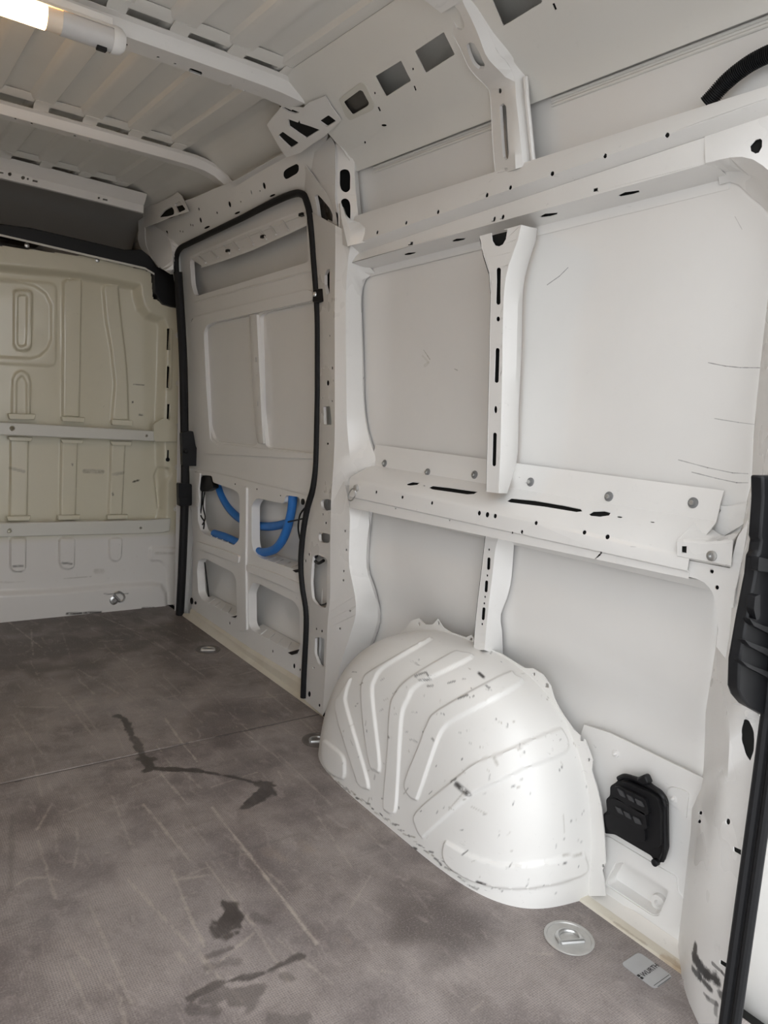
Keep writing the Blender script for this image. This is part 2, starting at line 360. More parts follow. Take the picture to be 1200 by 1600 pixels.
# floor: brown anti-slip film with a woven print; scratches, blotches and wet trails have their own outlines, carried by the mesh
def floor_material():
    q = NT('brown_woven_floor_film')
    big = q.noise(1.1, 5, .62); mid = q.noise(5, 5, .65); fine = q.noise(60, 4, .7)
    at = q.n('ShaderNodeVertexColor', layer_name='marks'); sp = q.n('ShaderNodeSeparateColor', {0: at.outputs[0]}); wet, scr, blo = sp.outputs[0], sp.outputs[1], sp.outputs[2]
    wear = q.math('ADD', q.math('MULTIPLY', q.math('SUBTRACT', big, .5), 1.3), q.math('MULTIPLY', q.math('SUBTRACT', mid, .5), .8))
    wear = q.ramp(q.math('ADD', wear, .5), .1, 1.0)
    base = q.mix(wear, rgb((.120, .096, .089)), rgb((.310, .280, .272)))
    wx = q.n('ShaderNodeTexWave', {'Vector': q.pos, 'Scale': 62.0, 'Distortion': .6, 'Detail': 1.0}, wave_type='BANDS', bands_direction='X').outputs['Fac']
    wy = q.n('ShaderNodeTexWave', {'Vector': q.pos, 'Scale': 62.0, 'Distortion': .6, 'Detail': 1.0}, wave_type='BANDS', bands_direction='Y').outputs['Fac']
    weave = q.math('MAXIMUM', wx, wy)
    base = q.mix(q.math('MULTIPLY', q.ramp(weave, .6, 1.0), q.math('MULTIPLY', q.ramp(mid, .36, .62), .42)), base, rgb((.47, .40, .35)))
    base = q.mix(q.math('MULTIPLY', q.ramp(fine, .62, .8), .35), base, rgb((.34, .31, .29)))
    st = q.math('MULTIPLY', q.ramp(q.noise(14, 4, .7, vec=q.scale((1, .06, 1))), .62, .74), .22); base = q.mix(st, base, rgb((.40, .36, .33)))
    st = q.math('MULTIPLY', q.ramp(q.noise(10, 4, .7, vec=q.scale((.12, 1, 1))), .58, .74), .30); base = q.mix(st, base, rgb((.045, .038, .035)))
    tan = q.math('MULTIPLY', q.ramp(q.noise(2.6, 4, .7, vec=q.scale((1.3, .8, 1))), .60, .74), .35); base = q.mix(tan, base, rgb((.36, .28, .21)))
    base = q.mix(q.math('MULTIPLY', blo, q.math('ADD', .35, q.math('MULTIPLY', mid, .75))), base, rgb((.048, .034, .028)))
    base = q.mix(q.math('MULTIPLY', scr, q.ramp(fine, .25, .55)), base, rgb((.46, .40, .34)))
    spk = q.noise(230, 3, .75); base = q.mix(q.math('MULTIPLY', q.ramp(spk, .50, .72), .34), base, rgb((.46, .41, .38))); base = q.mix(q.math('MULTIPLY', q.ramp(spk, .48, .28), .45), base, rgb((.050, .040, .037)))
    rub = q.noise(24, 5, .75, vec=q.scale((1, .45, 1)), dist=.8); base = q.mix(q.math('MULTIPLY', q.ramp(rub, .52, .70), .30), base, rgb((.44, .38, .35)))
    base = q.mix(q.math('MULTIPLY', wet, q.math('ADD', .45, q.math('MULTIPLY', rub, .75), clamp=True)), base, rgb((.030, .024, .021)))
    rough = q.math('SUBTRACT', q.math('ADD', .40, q.math('MULTIPLY', mid, .22)), q.math('MULTIPLY', wet, .16))
    bn = q.n('ShaderNodeBump', {'Height': q.math('MULTIPLY', weave, q.math('SUBTRACT', 1.0, wet)), 'Strength': .12, 'Distance': .001}).outputs[0]
    return q.out(col=base, rough=rough, normal=bn)
floor_m = floor_material()
SCRATCH = [(B7([(480, 15), (570, 125), (640, 205)]), .0026, .6), (B7([(710, 25), (800, 140), (900, 270), (1060, 480)]), .0035, .75), (B7([(575, 235), (640, 400), (685, 490)]), .0028, .5), (B7([(690, 210), (780, 330), (850, 420), (985, 640)]), .003, .45),
    (B6([(595, 420), (650, 500), (712, 577)]), .003, .7), (B6([(580, 620), (640, 690), (680, 732)]), .0032, .6), (B6([(280, 280), (340, 332)]), .003, .45), (B6([(385, 300), (425, 332)]), .003, .4), (B6([(520, 735), (600, 825)]), .003, .45), (B7([(255, 90), (262, 150), (248, 225)]), .003, .4), (B6([(115, 560), (150, 700)]), .003, .3),
    (B7([(55, 285), (90, 262), (160, 258), (205, 275)]), .0035, .5), (B8([(120, 572), (160, 578)]), .0025, .5), (B8([(425, 705), (465, 672)]), .0025, .35), (B6([(930, 350), (1000, 342)]), .003, .5), (B6([(560, 355), (700, 325), (960, 280)]), .0025, .3), (B7([(300, 350), (370, 520), (440, 680)]), .0026, .35), (B6([(590, 270), (650, 330)]), .003, .35), (B6([(770, 745), (830, 830)]), .003, .35)]
BLOTCH = [(B8([(270, 400)])[0], .10, .8), (B8([(330, 420)])[0], .08, .7), (B8([(230, 300)])[0], .06, .55), (B6([(820, 440)])[0], .15, .55), (B6([(420, 110)])[0], .40, .85), (B6([(120, 150)])[0], .50, .85), (B6([(640, 80)])[0], .34, .75), (B6([(300, 90)])[0], .4, .7), (B6([(700, 150)])[0], .22, .4), (B6([(60, 330)])[0], .2, .3), (B7([(60, 60)])[0], .12, .3), (B8([(420, 690)])[0], .05, .3), (B6([(900, 600)])[0], .10, .4)]
WET = [([(-300, 1292), (0, 1226), (250, 1171), (505, 1115)], .0035), (B6([(425, 412), (450, 425), (472, 475), (495, 522), (525, 570), (542, 600), (520, 616)]), .014), (B6([(542, 602), (700, 608), (830, 630), (930, 655)]), .011), (B6([(930, 656), (962, 668), (955, 700), (920, 716), (878, 741)]), .019), (B6([(960, 665), (958, 700)]), .03), (B6([(505, 566), (550, 568)]), .012),
    (B7([(768, 365), (770, 395), (755, 430)]), .026), (B7([(790, 385), (760, 430)]), .020), (B7([(640, 662), (740, 612), (870, 585), (1005, 522)]), .009, .8), (B7([(700, 665), (760, 640), (830, 680), (870, 640)]), .022, .55), (B7([(640, 700), (720, 710)]), .014, .5), (B7([(930, 740), (1010, 735)]), .02, .45), (B7([(700, 520), (770, 498)]), .008, .6), (B7([(850, 385), (885, 405)]), .014, .35), (B7([(950, 590), (965, 600)]), .012, .45), (B7([(700, 560), (795, 540)]), .010, .35), (B7([(40, 50), (35, 300)]), .006, .25), (B7([(810, 20), (885, 0)]), .010, .8)]
def vnoise(x, y, s):
    g = np.random.default_rng(5).random((64, 64)); x = x*s; y = y*s; i = np.floor(x).astype(int); j = np.floor(y).astype(int); a = x-i; b = y-j; a = a*a*(3-2*a); b = b*b*(3-2*b)
    return (g[i % 64, j % 64]*(1-a)+g[(i+1) % 64, j % 64]*a)*(1-b)+(g[i % 64, (j+1) % 64]*(1-a)+g[(i+1) % 64, (j+1) % 64]*a)*b
def segd(X, Y, a, b):
    d = b-a; t = np.clip(((X-a[0])*d[0]+(Y-a[1])*d[1])/(d@d), 0, 1); return np.hypot(X-a[0]-d[0]*t, Y-a[1]-d[1]*t)
def sstep(d, hi, lo):
    t = np.clip((d-hi)/(lo-hi), 0, 1); return t*t*(3-2*t)
def gridmesh(name, xs, ys, hole, mat, parent, attr):
    X, Y = np.meshgrid(xs, ys, indexing='ij'); n, m = X.shape; co = np.stack([X, Y, np.zeros_like(X)], -1).reshape(-1, 3)
    I = np.arange(n*m).reshape(n, m); Q = np.stack([I[:-1, :-1], I[1:, :-1], I[1:, 1:], I[:-1, 1:]], -1).reshape(-1, 4)
    keep = np.ones(len(co), bool)
    for c, r_ in hole: keep &= np.hypot(co[:, 0]-c[0], co[:, 1]-c[1]) > r_
    Q = Q[keep[Q].all(1)]
    # rim walls give the boards their thickness
    rim = np.concatenate([I[:, 0], I[-1, 1:], I[-2::-1, -1], I[0, -2:0:-1]]); low = co[rim]-[0, 0, .0125]; b = len(co); k = len(rim)
    W = np.stack([rim, b+np.arange(k), b+(np.arange(k)+1) % k, np.roll(rim, -1)], -1)
    co = np.concatenate([co, low]); Q = np.concatenate([Q, W])
    me = bpy.data.meshes.new(name); me.vertices.add(len(co)); me.vertices.foreach_set('co', co.astype(np.float32).ravel()); me.loops.add(len(Q)*4); me.loops.foreach_set('vertex_index', Q.astype(np.int32).ravel())
    me.polygons.add(len(Q)); me.polygons.foreach_set('loop_start', np.arange(0, len(Q)*4, 4, dtype=np.int32)); me.update(calc_edges=True)
    a = me.color_attributes.new('marks', 'FLOAT_COLOR', 'POINT'); a.data.foreach_set('color', attr(co[:, 0], co[:, 1]).astype(np.float32).ravel())
    me.materials.append(mat); o = bpy.data.objects.new(name, me); col.objects.link(o); o.parent = parent; return o
def floor_marks(x, y):
    wob = (vnoise(x, y, 34)-.5)+.6*(vnoise(x+3, y, 90)-.5); wob2 = (vnoise(x, y, 6)-.5)+.5*(vnoise(x, y, 17)-.5); wet = np.zeros_like(x); scr = wet.copy(); blo = wet.copy()
    for pts, r_, *k_ in WET:
        q = [P(*p, z=0)[:2] for p in pts]
        for a, b in zip(q[:-1], q[1:]): wet = np.maximum(wet, (k_[0] if k_ else .95)*sstep(segd(x, y, a, b)+wob*r_*1.1, r_*1.05, r_*.65))
    for pts, r_, s_ in SCRATCH:
        q = [P(*p, z=0)[:2] for p in pts]
        for a, b in zip(q[:-1], q[1:]): scr = np.maximum(scr, s_*sstep(segd(x, y, a, b)+wob*.004, r_*1.5, r_*.2))
    rg = np.random.default_rng(11)
    for _ in range(170):
        a = np.array([rg.uniform(-.42, .9), rg.uniform(.8, 3.6)]); th = rg.normal(1.57, .13) if rg.random() < .75 else rg.normal(.1, .5); l_ = rg.uniform(.04, .5)*(1 if abs(th-1.57) < .5 else .4); b = a+l_*np.array([math.cos(th), math.sin(th)]); r_ = rg.uniform(.0016, .003)
        m_ = (x > min(a[0], b[0])-.02) & (x < max(a[0], b[0])+.02) & (y > min(a[1], b[1])-.02) & (y < max(a[1], b[1])+.02)
        scr[m_] = np.maximum(scr[m_], rg.uniform(.12, .5)*sstep(segd(x[m_], y[m_], a, b)+wob[m_]*.005, r_*1.6, r_*.2))
    for p, r_, s_ in BLOTCH:
        c = P(*p, z=0); blo = np.maximum(blo, s_*sstep(np.hypot(x-c[0], (y-c[1]))+wob2*r_*1.3, r_*1.15, r_*.25))
    return np.stack([wet, scr, blo, np.ones_like(x)], -1)
# ================================================================= SETTING
# ground outside, well below the load floor
mk('ground', box(-14, 14, -14, 14, -.62, -.60), ground_m, kind='structure', label='grey asphalt yard outside the open rear doors')
# ---- floor
YF = 3.80      # bulkhead
TIE = [P(889, 1466, z=0), P(497, 1157, z=0), P(325, 1015, z=0)]
floor = mk('floor', box(-.97, .97, .50, 3.86, -.06, -.013), gap_dark_m, kind='structure', label='stained brown woven-film van floor in two panels')
RD = .047
def axis(stops):
    o = []
    for (a, b, h) in stops: o += list(np.arange(a, b-h*.3, h))
    return np.array(o+[stops[-1][1]])
FX = axis([(-.93, -.46, .05), (-.46, .93, .0045)])
gridmesh('floor_panel', FX, axis([(.56, .80, .03), (.80, 2.1885, .0045)]), [(c, RD) for c in TIE[:2]], floor_m, floor, floor_marks)
gridmesh('floor_panel', FX[::1], axis([(2.1915, YF, .0065)]), [(c, RD) for c in TIE[2:]], floor_m, floor, floor_marks)
# ---- right side: outer skin
zb = list(_zz[2:-2:2])
wall = mk('wall_right', sheet(wallsurf(lambda y, z: SK(z), .50, 2.28, -.05, 1.95, bv=zb), None, [rnd(C3([(165,1140),(262,965),(330,955),(772,1230),(768,1295),(690,1475),(615,1482),(172,1185)]), 9)], t=.004, flip=-1), skin_m, kind='structure', label='white panelled right-hand side wall with pillars, posts and rails')
# front part of the wall between sliding door and cab
mk('skin_panel', sheet(wallsurf(lambda y, z: SK(z), 3.66, 4.6, -.05, 1.95, bv=zb), None, t=.004, flip=-1), skin_m, wall)
# ---- upper rail
def ln(x, y0, z0, y1, z1): return [np.array([x, y0, z0]), np.array([x, y1, z1])]
UR = loft([ln(.905, 2.06, 1.738, .60, 1.750), ln(.858, 2.06, 1.734, .60, 1.745), ln(.842, 2.06, 1.640, .60, 1.720), ln(.874, 2.06, 1.622, .60, 1.708), ln(.866, 2.06, 1.595, .60, 1.650)], 3, False)
UR2 = loft([ln(.874, 2.06, 1.622, .84, 1.693), ln(.861, 2.06, 1.591, .84, 1.636), ln(.928, 2.06, 1.582, .84, 1.624), ln(.932, 2.06, 1.560, .84, 1.604)], 3, False)
hl = []
for x, y, a, b in A2([(568,1089,5,10),(704,1044,5,10),(853,993,6,11),(1082,915,7,13),(1117,1026,6,13),(1157,1017,7,12),(1192,880,7,13)])+A3([(188,815,9,14),(436,732,9,14),(727,634,11,15)]):
    hl.append(ell(x, y, a/3, b/3, 12))
for q in (A2([(723,1133),(736,1133),(736,1147),(723,1149)]), A3([(382,884),(402,879),(401,896),(380,900)])): hl.append(q)
for q in (A2([(694,1192),(715,1185),(752,1182),(742,1190),(722,1196),(700,1198)]), A2([(919,1129),(940,1119),(984,1117),(975,1126),(945,1133),(925,1135)]), A3([(130,1016),(155,1002),(215,997),(210,1007),(180,1016),(140,1021)]), A3([(495,918),(530,901),(595,893),(599,902),(570,912),(510,924)])): hl.append(q)
pz = lambda h: np.mean([P(*p, x=.86) for p in h], 0)
h1 = hl[:4]+hl[6:10]; h2 = hl[4:6]+hl[10:]
uv0, uv1 = UR.bv[2], UR.bv[2]
ur_ = mk('upper_rail', join(sheet(UR, None, h1, t=.002, uvout=[(0, 0), (UR.u1, 0), (UR.u1, uv0), (0, uv0)]), sheet(UR2, None, h2, t=.002)), paint_m, wall)
backing(UR, h1, gap_dark_m, ur_, .008, 1.5); backing(UR2, h2, gap_dark_m, ur_, .006, .6)
# ---- mid rail with sloping shelf
MR = loft([ln(.953, 1.99, 1.016, .78, 1.02), ln(.947, 1.99, .992, .78, .998), ln(.940, 1.99, .948, .78, .957), ln(.864, 1.99, .908, .78, .893), ln(.859, 1.99, .898, .78, .884), ln(.859, 1.99, .845, .78, .862), ln(.867, 1.99, .840, .78, .858), ln(.867, 1.99, .806, .78, .845), ln(.945, 1.99, .800, .78, .835), ln(.962, 1.99, .788, .78, .812)], 3, False)
hl = []
for q in (B2([(385,252),(415,243),(452,247),(440,258),(405,262),(390,260)]), B2([(500,272),(520,263),(600,272),(755,294),(735,306),(700,308),(520,282)]), B2([(905,342),(930,328),(1050,340),(1200,365),(1290,384),(1300,396),(1270,400),(1100,372),(925,350)]),
          B3([(400,352),(420,340),(470,338),(498,346),(490,358),(450,364),(410,360)])): hl.append(q)
for x, y, a, b in B2([(476,262,6,3),(226,297,5,9),(362,323,6,9),(516,353,6,10),(326,382,3,5),(608,444,3,5),(762,406,9,13),(804,414,10,15),(845,421,9,13),(1058,457,9,12),(935,508,4,6),(984,505,7,12)]): hl.append(ell(x, y, a/3.33, b/3.33, 8))
for x, y, a, b in B3([(380,433,9,11),(483,453,10,12),(455,525,4,6),(538,365,12,4),(684,388,10,3),(335,333,7,2.5)]): hl.append(ell(x, y, a/2.857, b/2.857, 8))
mid_rail = mk('mid_rail', sheet(MR, None, hl, t=.002), paint_m, wall); backing(MR, hl, gap_dark_m, mid_rail, .008, .8)
# bolts with dark washers along the mid rail flange
for x, y in B2([(270,147),(494,193),(739,206),(1030,244)])+B3([(490,274),(866,302)]):
    c = MR.at(x, y); n = np.array([-1, 0, .12]); n /= np.linalg.norm(n)
    b = mk('washer', lathe([(.0115, 0), (.0115, .002), (.0105, .003), (.006, .0035)], c-n*.0005, n, 20), grey_m, wall)
    mk('bolt', lathe([(.0055, 0), (.0055, .005), (.0045, .0065), (.002, .0068)], c+n*.003, n, 6), steel_m, b, smooth=20)
# ---- upper post between the two middle panels
fa = lambda z: .852-.095*(z-.946)
sk = lambda d: (lambda z: SK(z)-d)
def pxl(pts, x): return L(pts, x=x)
post_l = pxl(A8([(835,95),(838,150),(870,230),(890,320),(893,420),(888,600),(885,800),(880,1000),(875,1200),(870,1428)]), fa)
post_ls = [p+np.array([.05, .012, 0]) for p in post_l]
post_f = pxl(A8([(1050,38),(1035,110),(1000,200),(972,290),(958,400),(952,600),(949,800),(945,1000),(940,1200),(933,1436)]), fa)
post_s = pxl(A8([(1098,50),(1092,110),(1060,215),(1040,310),(1031,420),(1027,600),(1022,800),(1014,1000),(1003,1230),(975,1436)]), lambda z: fa(z)+.05)
post_b = pxl(A8([(1132,56),(1125,120),(1090,225),(1064,330),(1055,450),(1052,630),(1045,800),(1036,1000),(1030,1240),(1010,1330)]), lambda z: SK(z)-.008)
PS = loft([post_l, post_f, post_s, post_b], 22); PH = loft([post_ls, post_l], 14)
notch = A8([(890,70),(897,122),(912,145),(932,150),(952,140),(968,112),(976,62)])
hl = [stad(*A8([(930,272),(928,442)])[0], *A8([(930,272),(928,442)])[1], 7.2), stad(*A8([(924,690),(919,850)])[0], *A8([(924,690),(919,850)])[1], 6.6), stad(*A8([(910,1130),(906,1285)])[0], *A8([(910,1130),(906,1285)])[1], 6.2), ell(*A8([(927,528)])[0], 3, 4), ell(*A8([(914,1000)])[0], 2.6, 6), notch]
mk('post', join(sheet(PS, None, hl, t=.002), sheet(PH, None, t=.002)), paint_m, wall)
mk('hole_backing', sheet(loft([[p+np.array([.018, .022, 0]) for p in post_l], [p+np.array([.018, .012, 0]) for p in post_f]], 14), None, t=.002), gap_dark_m, wall)  # added dark sheet paints shade behind the post slots
# ---- lower post
fb = lambda z: .922-.02*(z-.5)
lp_l = pxl(B2([(800,515),(790,600),(776,720),(760,850),(748,960),(736,1120)]), fb)
lp_ls = [p+np.array([.05, .01, 0]) for p in lp_l]
lp_f = pxl(B2([(864,530),(846,600),(830,740),(815,860),(802,980),(790,1120)]), fb)
lp_s = pxl(B2([(944,560),(938,660),(928,760),(910,840),(874,940),(882,1020),(886,1150)]), lambda z: SK(z)-.01)
LP = loft([lp_l, lp_f, lp_s], 16); LH = loft([lp_ls, lp_l], 8)
sl = lambda a, b, w_: stad(*B2([a, b])[0], *B2([a, b])[1], w_)
hl = [sl((812, 645), (810, 693), 5.2), sl((800, 765), (797, 810), 5.2), sl((786, 905), (782, 955), 5.2)]+[ell(*B2([c])[0], 1.5, 2) for c in ((813,596),(804,731),(792,842),(788,876),(777,984))]
mk('post', join(sheet(LP, None, hl, t=.002), sheet(LH, None, t=.002)), paint_m, wall)
mk('hole_backing', sheet(loft([[p+np.array([.016, .02, 0]) for p in lp_l], [p+np.array([.016, .01, 0]) for p in lp_f]], 10), None, t=.002), gap_dark_m, wall)  # shade behind the lower slots, painted as an added dark sheet
# ---- rear door pillar of the sliding door (B pillar)
seal_r = [(495, 470), (496, 560), (496, 640), (495, 700), (492, 760), (484, 790), (477, 820), (472, 860), (470, 890), (473, 920), (479, 955), (479, 985), (476, 1030), (474, 1092)]
e0 = pxl([(484, 330), (490, 400)]+seal_r, lambda z: XW(z)+.012)
rid = [(524, 352), (524, 400), (523, 466), (523, 560), (523, 620), (523, 680), (521, 730), (518, 770), (517, 810), (516, 850), (516, 900), (516, 935), (512, 972), (510, 1020), (507, 1070), (504, 1118)]
e1 = pxl(rid, lambda z: XW(z)-.045+.03*max(0, (.5-z))*2)
BP1 = loft([e0, e1], 30)
hl = [A6([(985,515),(1000,510),(1000,650),(985,655),(972,600),(972,545)]),
      rnd(A6([(965,1290),(1003,1290),(1013,1395),(968,1395)]), 2), rnd(A7([(918,305),(985,303),(988,372),(925,372)]), 7), rnd(A7([(905,503),(975,510),(975,568),(910,562)]), 6),
      rnd(A7([(872,640),(900,635),(958,660),(952,955),(905,945),(868,900),(860,800)]), 5), rnd(A7([(885,1125),(942,1130),(935,1310),(905,1290),(882,1220)]), 4)]
for x, y, a, b in A6([(1000,890,3,7),(1015,1073,4,10),(990,1158,8,16),(958,1243,3,4),(1013,1261,4,6),(989,1503,6,7)]): hl.append(ell(x, y, a/3.6364, b/3.6364))
for x, y, a, b in A7([(942,262,2.5,9),(972,262,2.5,9),(931,395,4,8),(981,408,3,6),(949,446,5,8),(849,634,4,10),(828,672,4,10),(893,1077,4,9),(925,1090,5,9),(877,1308,4,6),(850,1465,9,18),(910,1532,6,10)]): hl.append(ell(x, y, a/3.81, b/3.81))
pillar = mk('pillar', sheet(BP1, None, hl, t=.002, hd=.010, hdn=6), pil_m, wall); backing(BP1, hl[6:], gap_dark_m, pillar, .008, 1.5); backing(BP1, hl[:1], gap_dark_m, pillar, .02, 5)
cin = offs(BP1, .012); mk('cable', join(tube(cat([cin.at(*p) for p in A7([(895,640),(880,665),(905,685),(935,670)])], 6), .006, 8), tube(cat([cin.at(*p) for p in A7([(882,690),(870,740),(862,800),(862,870),(880,915),(915,935),(955,925)])], 6), .0035, 8)), black_m, pillar)
# rear flank of the pillar, above and below the mid rail
u1 = pxl(rid[:8]+[(517, 790)], lambda z: XW(z)-.045)
u2 = pxl(A8([(170,90),(150,190),(140,300),(135,420),(135,640),(138,860),(140,1060),(150,1190),(160,1300),(140,1400)]), lambda z: XW(z)-.028)
u3 = pxl(A8([(250,250),(225,300),(215,360),(213,480),(218,650),(222,860),(226,960),(240,1080),(265,1180),(310,1300)]), lambda z: SK(z)-.022)
u4 = pxl(A8([(290,292),(245,315),(222,375),(219,480),(226,650),(231,860),(234,960),(250,1090),(282,1200),(322,1318)]), lambda z: SK(z)-.004)
mk('pillar_flank', sheet(loft([u1, u2, u3, u4], 26), None, t=.002), pil_m, pillar)
l1 = pxl([(517, 790), (517, 810), (516, 850), (516, 900), (516, 935), (512, 972), (510, 1020), (507, 1070), (504, 1118)], lambda z: XW(z)-.045+.03*max(0, (.5-z))*2)
l2 = pxl(B2([(60,240),(88,400),(86,560),(85,680),(105,780),(120,870),(117,950),(75,1090),(40,1200),(10,1350)]), lambda z: XW(z)-.036+.03*max(0, (.5-z))*2)
l3 = pxl(B2([(150,300),(190,430),(178,560),(176,690),(205,790),(232,890),(234,960),(205,1060),(170,1150),(110,1300)]), lambda z: SK(z)-.03)
l4 = pxl(B2([(215,340),(203,425),(192,560),(190,700),(222,800),(246,900),(247,975),(215,1075),(178,1170),(120,1320)]), lambda z: SK(z)-.004)
LF = loft([l1, l2, l3, l4], 26)
mk('pillar_flank', sheet(LF, None, [ell(*B2([c])[0], 1.3, 2) for c in ((64,499),(71,597),(57,708),(55,756),(90,915),(38,1007))], t=.002), pil_m, pillar)
mk('hole_backing', sheet(loft([[p+np.array([.035, 0, 0]) for p in e0], [p+np.array([.05, .02, 0]) for p in e1]], 12), None, t=.002), paint_m, pillar)
# ---- roof side rail with square openings and the high panels above the upper rail
COVE = prof([(.585, 2.072), (.62, 2.05), (.66, 2.025), (.72, 1.982), (.79, 1.940), (.822, 1.922), (.842, 1.905), (.853, 1.885), (.862, 1.872)], .60, 2.08)
hl = [rnd(A2([(745,240),(880,150),(932,255),(797,342)]), 2), rnd(A2([(560,357),(680,284),(727,378),(612,453)]), 2), rnd(A2([(407,480),(487,420),(500,425),(532,482),(525,500),(450,542)]), 3),
      rnd(C5([(690,-40),(1100,-120),(1130,20),(800,222)]), 2), ell(*A2([(600,588)])[0], 4.3, 2), ell(*A2([(557,437)])[0], 1.3, 2.2), ell(*A2([(736,324)])[0], 1.3, 2.2), A2([(569,503),(577,500),(586,520),(579,524)]), A2([(738,404),(745,402),(753,424),(746,427)]), ell(*A2([(511,668)])[0], 1.3, 2.2), A3([(188,18),(199,14),(211,44),(201,49)])]
rr_ = mk('roof_side_rail', sheet(COVE, None, hl, t=.0015), roof_m, wall); backing(COVE, hl[4:], gap_dark_m, rr_, .008, 2); backing(COVE, hl[2:3], gasket_m, rr_, .008, 6, 'tinted_pane')
mk('added_end_plate', sheet(yplane(2.075, .5, 1.0, 1.8, 2.2), uvout=[(.60, 2.062), (.66, 2.027), (.79, 1.942), (.86, 1.88), (.9, 1.88), (.9, 2.10), (.60, 2.10)], t=.002), roof_m, rr_)  # added to close the rail cavity and keep light out of its openings
# double beads along the top of the high panels
for dz in (0, -.012):
    mk('bead', tube([(SK(1.874+dz)-.002, .62, 1.874+dz), (SK(1.874+dz)-.002, 1.28, 1.874+dz)], .004, 8), roof_m, wall)
    mk('bead', tube([(SK(1.874+dz)-.002, 1.44, 1.874+dz), (SK(1.874+dz)-.002, 2.0, 1.874+dz)], .004, 8), roof_m, wall)
# lamp / speaker grille frame in the first square opening
fr = [COVE.at(*p) for p in A2([(395,468),(485,397),(500,400),(552,490),(545,512),(440,562)])]
g = []
S_ = Surf(lambda u, v: np.array(COVE.mp(u, v))+np.array([-.45, 0, -.9])*.003, COVE.u0, COVE.u1, COVE.v0, COVE.v1, bv=COVE.bv)
mk('opening_frame', sheet(S_, rnd(A2([(388,465),(487,388),(512,396),(556,490),(548,515),(440,566),(420,545)]), 4), [rnd(A2([(409,480),(487,422),(500,427),(530,482),(523,498),(452,540)]), 3)], t=.003), rail_m, rr_)
# ---- high post over the upper rail (roof bow leg)
hp_l = L(C5([(150,-120),(215,30),(300,150),(390,330),(445,430),(500,560),(580,660),(655,730),(690,800),(700,1000),(715,1250),(735,1490)]), y=1.43)
hp_l2 = L(C5([(190,-120),(255,30),(335,140),(420,320),(475,430),(530,560),(600,640),(690,720),(722,800),(733,1000),(745,1250),(770,1490)]), y=1.415)
hp_m = L(C5([(400,-120),(450,10),(525,160),(590,310),(650,470),(720,560),(800,640),(850,720),(866,850),(880,1000),(893,1200),(903,1440)]), y=1.345)
hp_r = L(C5([(520,-120),(560,30),(630,180),(700,330),(760,460),(850,540),(862,590),(895,660),(908,850),(925,1000),(945,1200),(968,1420)]), y=1.33)
hp_b = [p+np.array([.03, -.012, 0]) for p in hp_r]
hp_a = [p+np.array([.03, .012, 0]) for p in hp_l]
HP = loft([hp_l, hp_l2, hp_m, hp_r], 30)
hl = [C5([(245,20),(290,-8),(350,10),(420,95),(462,190),(465,235),(435,260),(400,240),(340,120)]), C5([(485,385),(515,360),(550,372),(600,460),(640,550),(630,590),(590,590),(540,540),(500,450)]), C5([(768,905),(795,880),(822,905),(832,1100),(845,1300),(838,1350),(818,1366),(798,1340),(782,1150)]), ell(*C5([(771,775)])[0], 2.5, 4.2), ell(*C5([(822,1438)])[0], 2.2, 1.6)]
hp = mk('high_post', join(sheet(HP, None, hl, t=.002, hd=.008, hdn=3), sheet(loft([hp_a, hp_l], 20), None, t=.002), sheet(loft([hp_r, hp_b], 20), None, t=.002)), paint_m, wall)
mk('hole_backing', sheet(loft([[p+np.array([.03, 0, .02]) for p in hp_l2], [p+np.array([.03, 0, .02]) for p in hp_m]], 20), None, t=.002), roof_m, hp)
mk('bead', tube([p+np.array([.015, -.02, 0]) for p in hp_r[7:]], .006, 8), paint_m, hp)
# ---- head of the B pillar: column with two oval holes, gusset, small bracket
k1 = L(C4([(740,380),(745,480),(745,600),(745,800),(742,960),(770,1100),(775,1250),(780,1400)]), x=lambda z: XW(z)-.03)
k2 = L(C4([(860,400),(800,470),(780,600),(775,800),(775,960),(790,1100),(800,1250),(810,1400)]), x=lambda z: XW(z)-.025)
k3 = L(C4([(1000,440),(950,500),(925,620),(928,800),(942,960),(955,1100),(962,1250),(970,1400)]), x=lambda z: XW(z)+.005)
k4 = L(C4([(1045,480),(990,545),(958,640),(960,760),(972,920),(985,1060),(1000,1200),(1010,1400)]), x=lambda z: SK(z)-.006)
KS = loft([k1, k2, k3, k4], 20)
mk('pillar_head', sheet(KS, None, [rnd(C4([(785,700),(825,683),(870,695),(884,740),(882,880),(845,908),(800,885),(783,830)]), 6), rnd(C4([(790,980),(830,955),(870,975),(885,1020),(884,1165),(860,1150),(825,1080)]), 4)], t=.002), paint_m, pillar)
mk('hole_backing', sheet(loft([[p+np.array([.03, .02, 0]) for p in k1], [p+np.array([.02, .0, 0]) for p in k4]], 10), None, t=.002), gap_dark_m, pillar)  # dark sheet added so the oval holes show painted shade
GS = loft([L(C4([(400,590),(440,680),(520,800),(560,870),(640,960),(720,1060)]), x=lambda z: XW(z)+.0), L(C4([(560,520),(600,600),(640,700),(680,850),(710,950),(735,1080)]), x=lambda z: XW(z)-.03), L(C4([(700,380),(742,470),(744,600),(745,800),(742,960),(765,1100)]), x=lambda z: XW(z)-.035)], 14)
mk('gusset', sheet(GS, None, t=.002), paint_m, pillar)
br_ = P(*C4([(830,1210)])[0], x=.835)
BRK = loft([L(C4([(775,1000),(772,1150),(775,1300),(790,1390)]), x=.84), L(C4([(790,1010),(800,1150),(830,1280),(860,1410)]), x=.815), L(C4([(815,1040),(850,1170),(890,1290),(885,1400)]), x=.82), L(C4([(830,1060),(880,1160),(1060,1210),(1075,1360)]), x=.858)], 10)
mk('bracket', sheet(BRK, None, t=.002), paint_m, pillar)
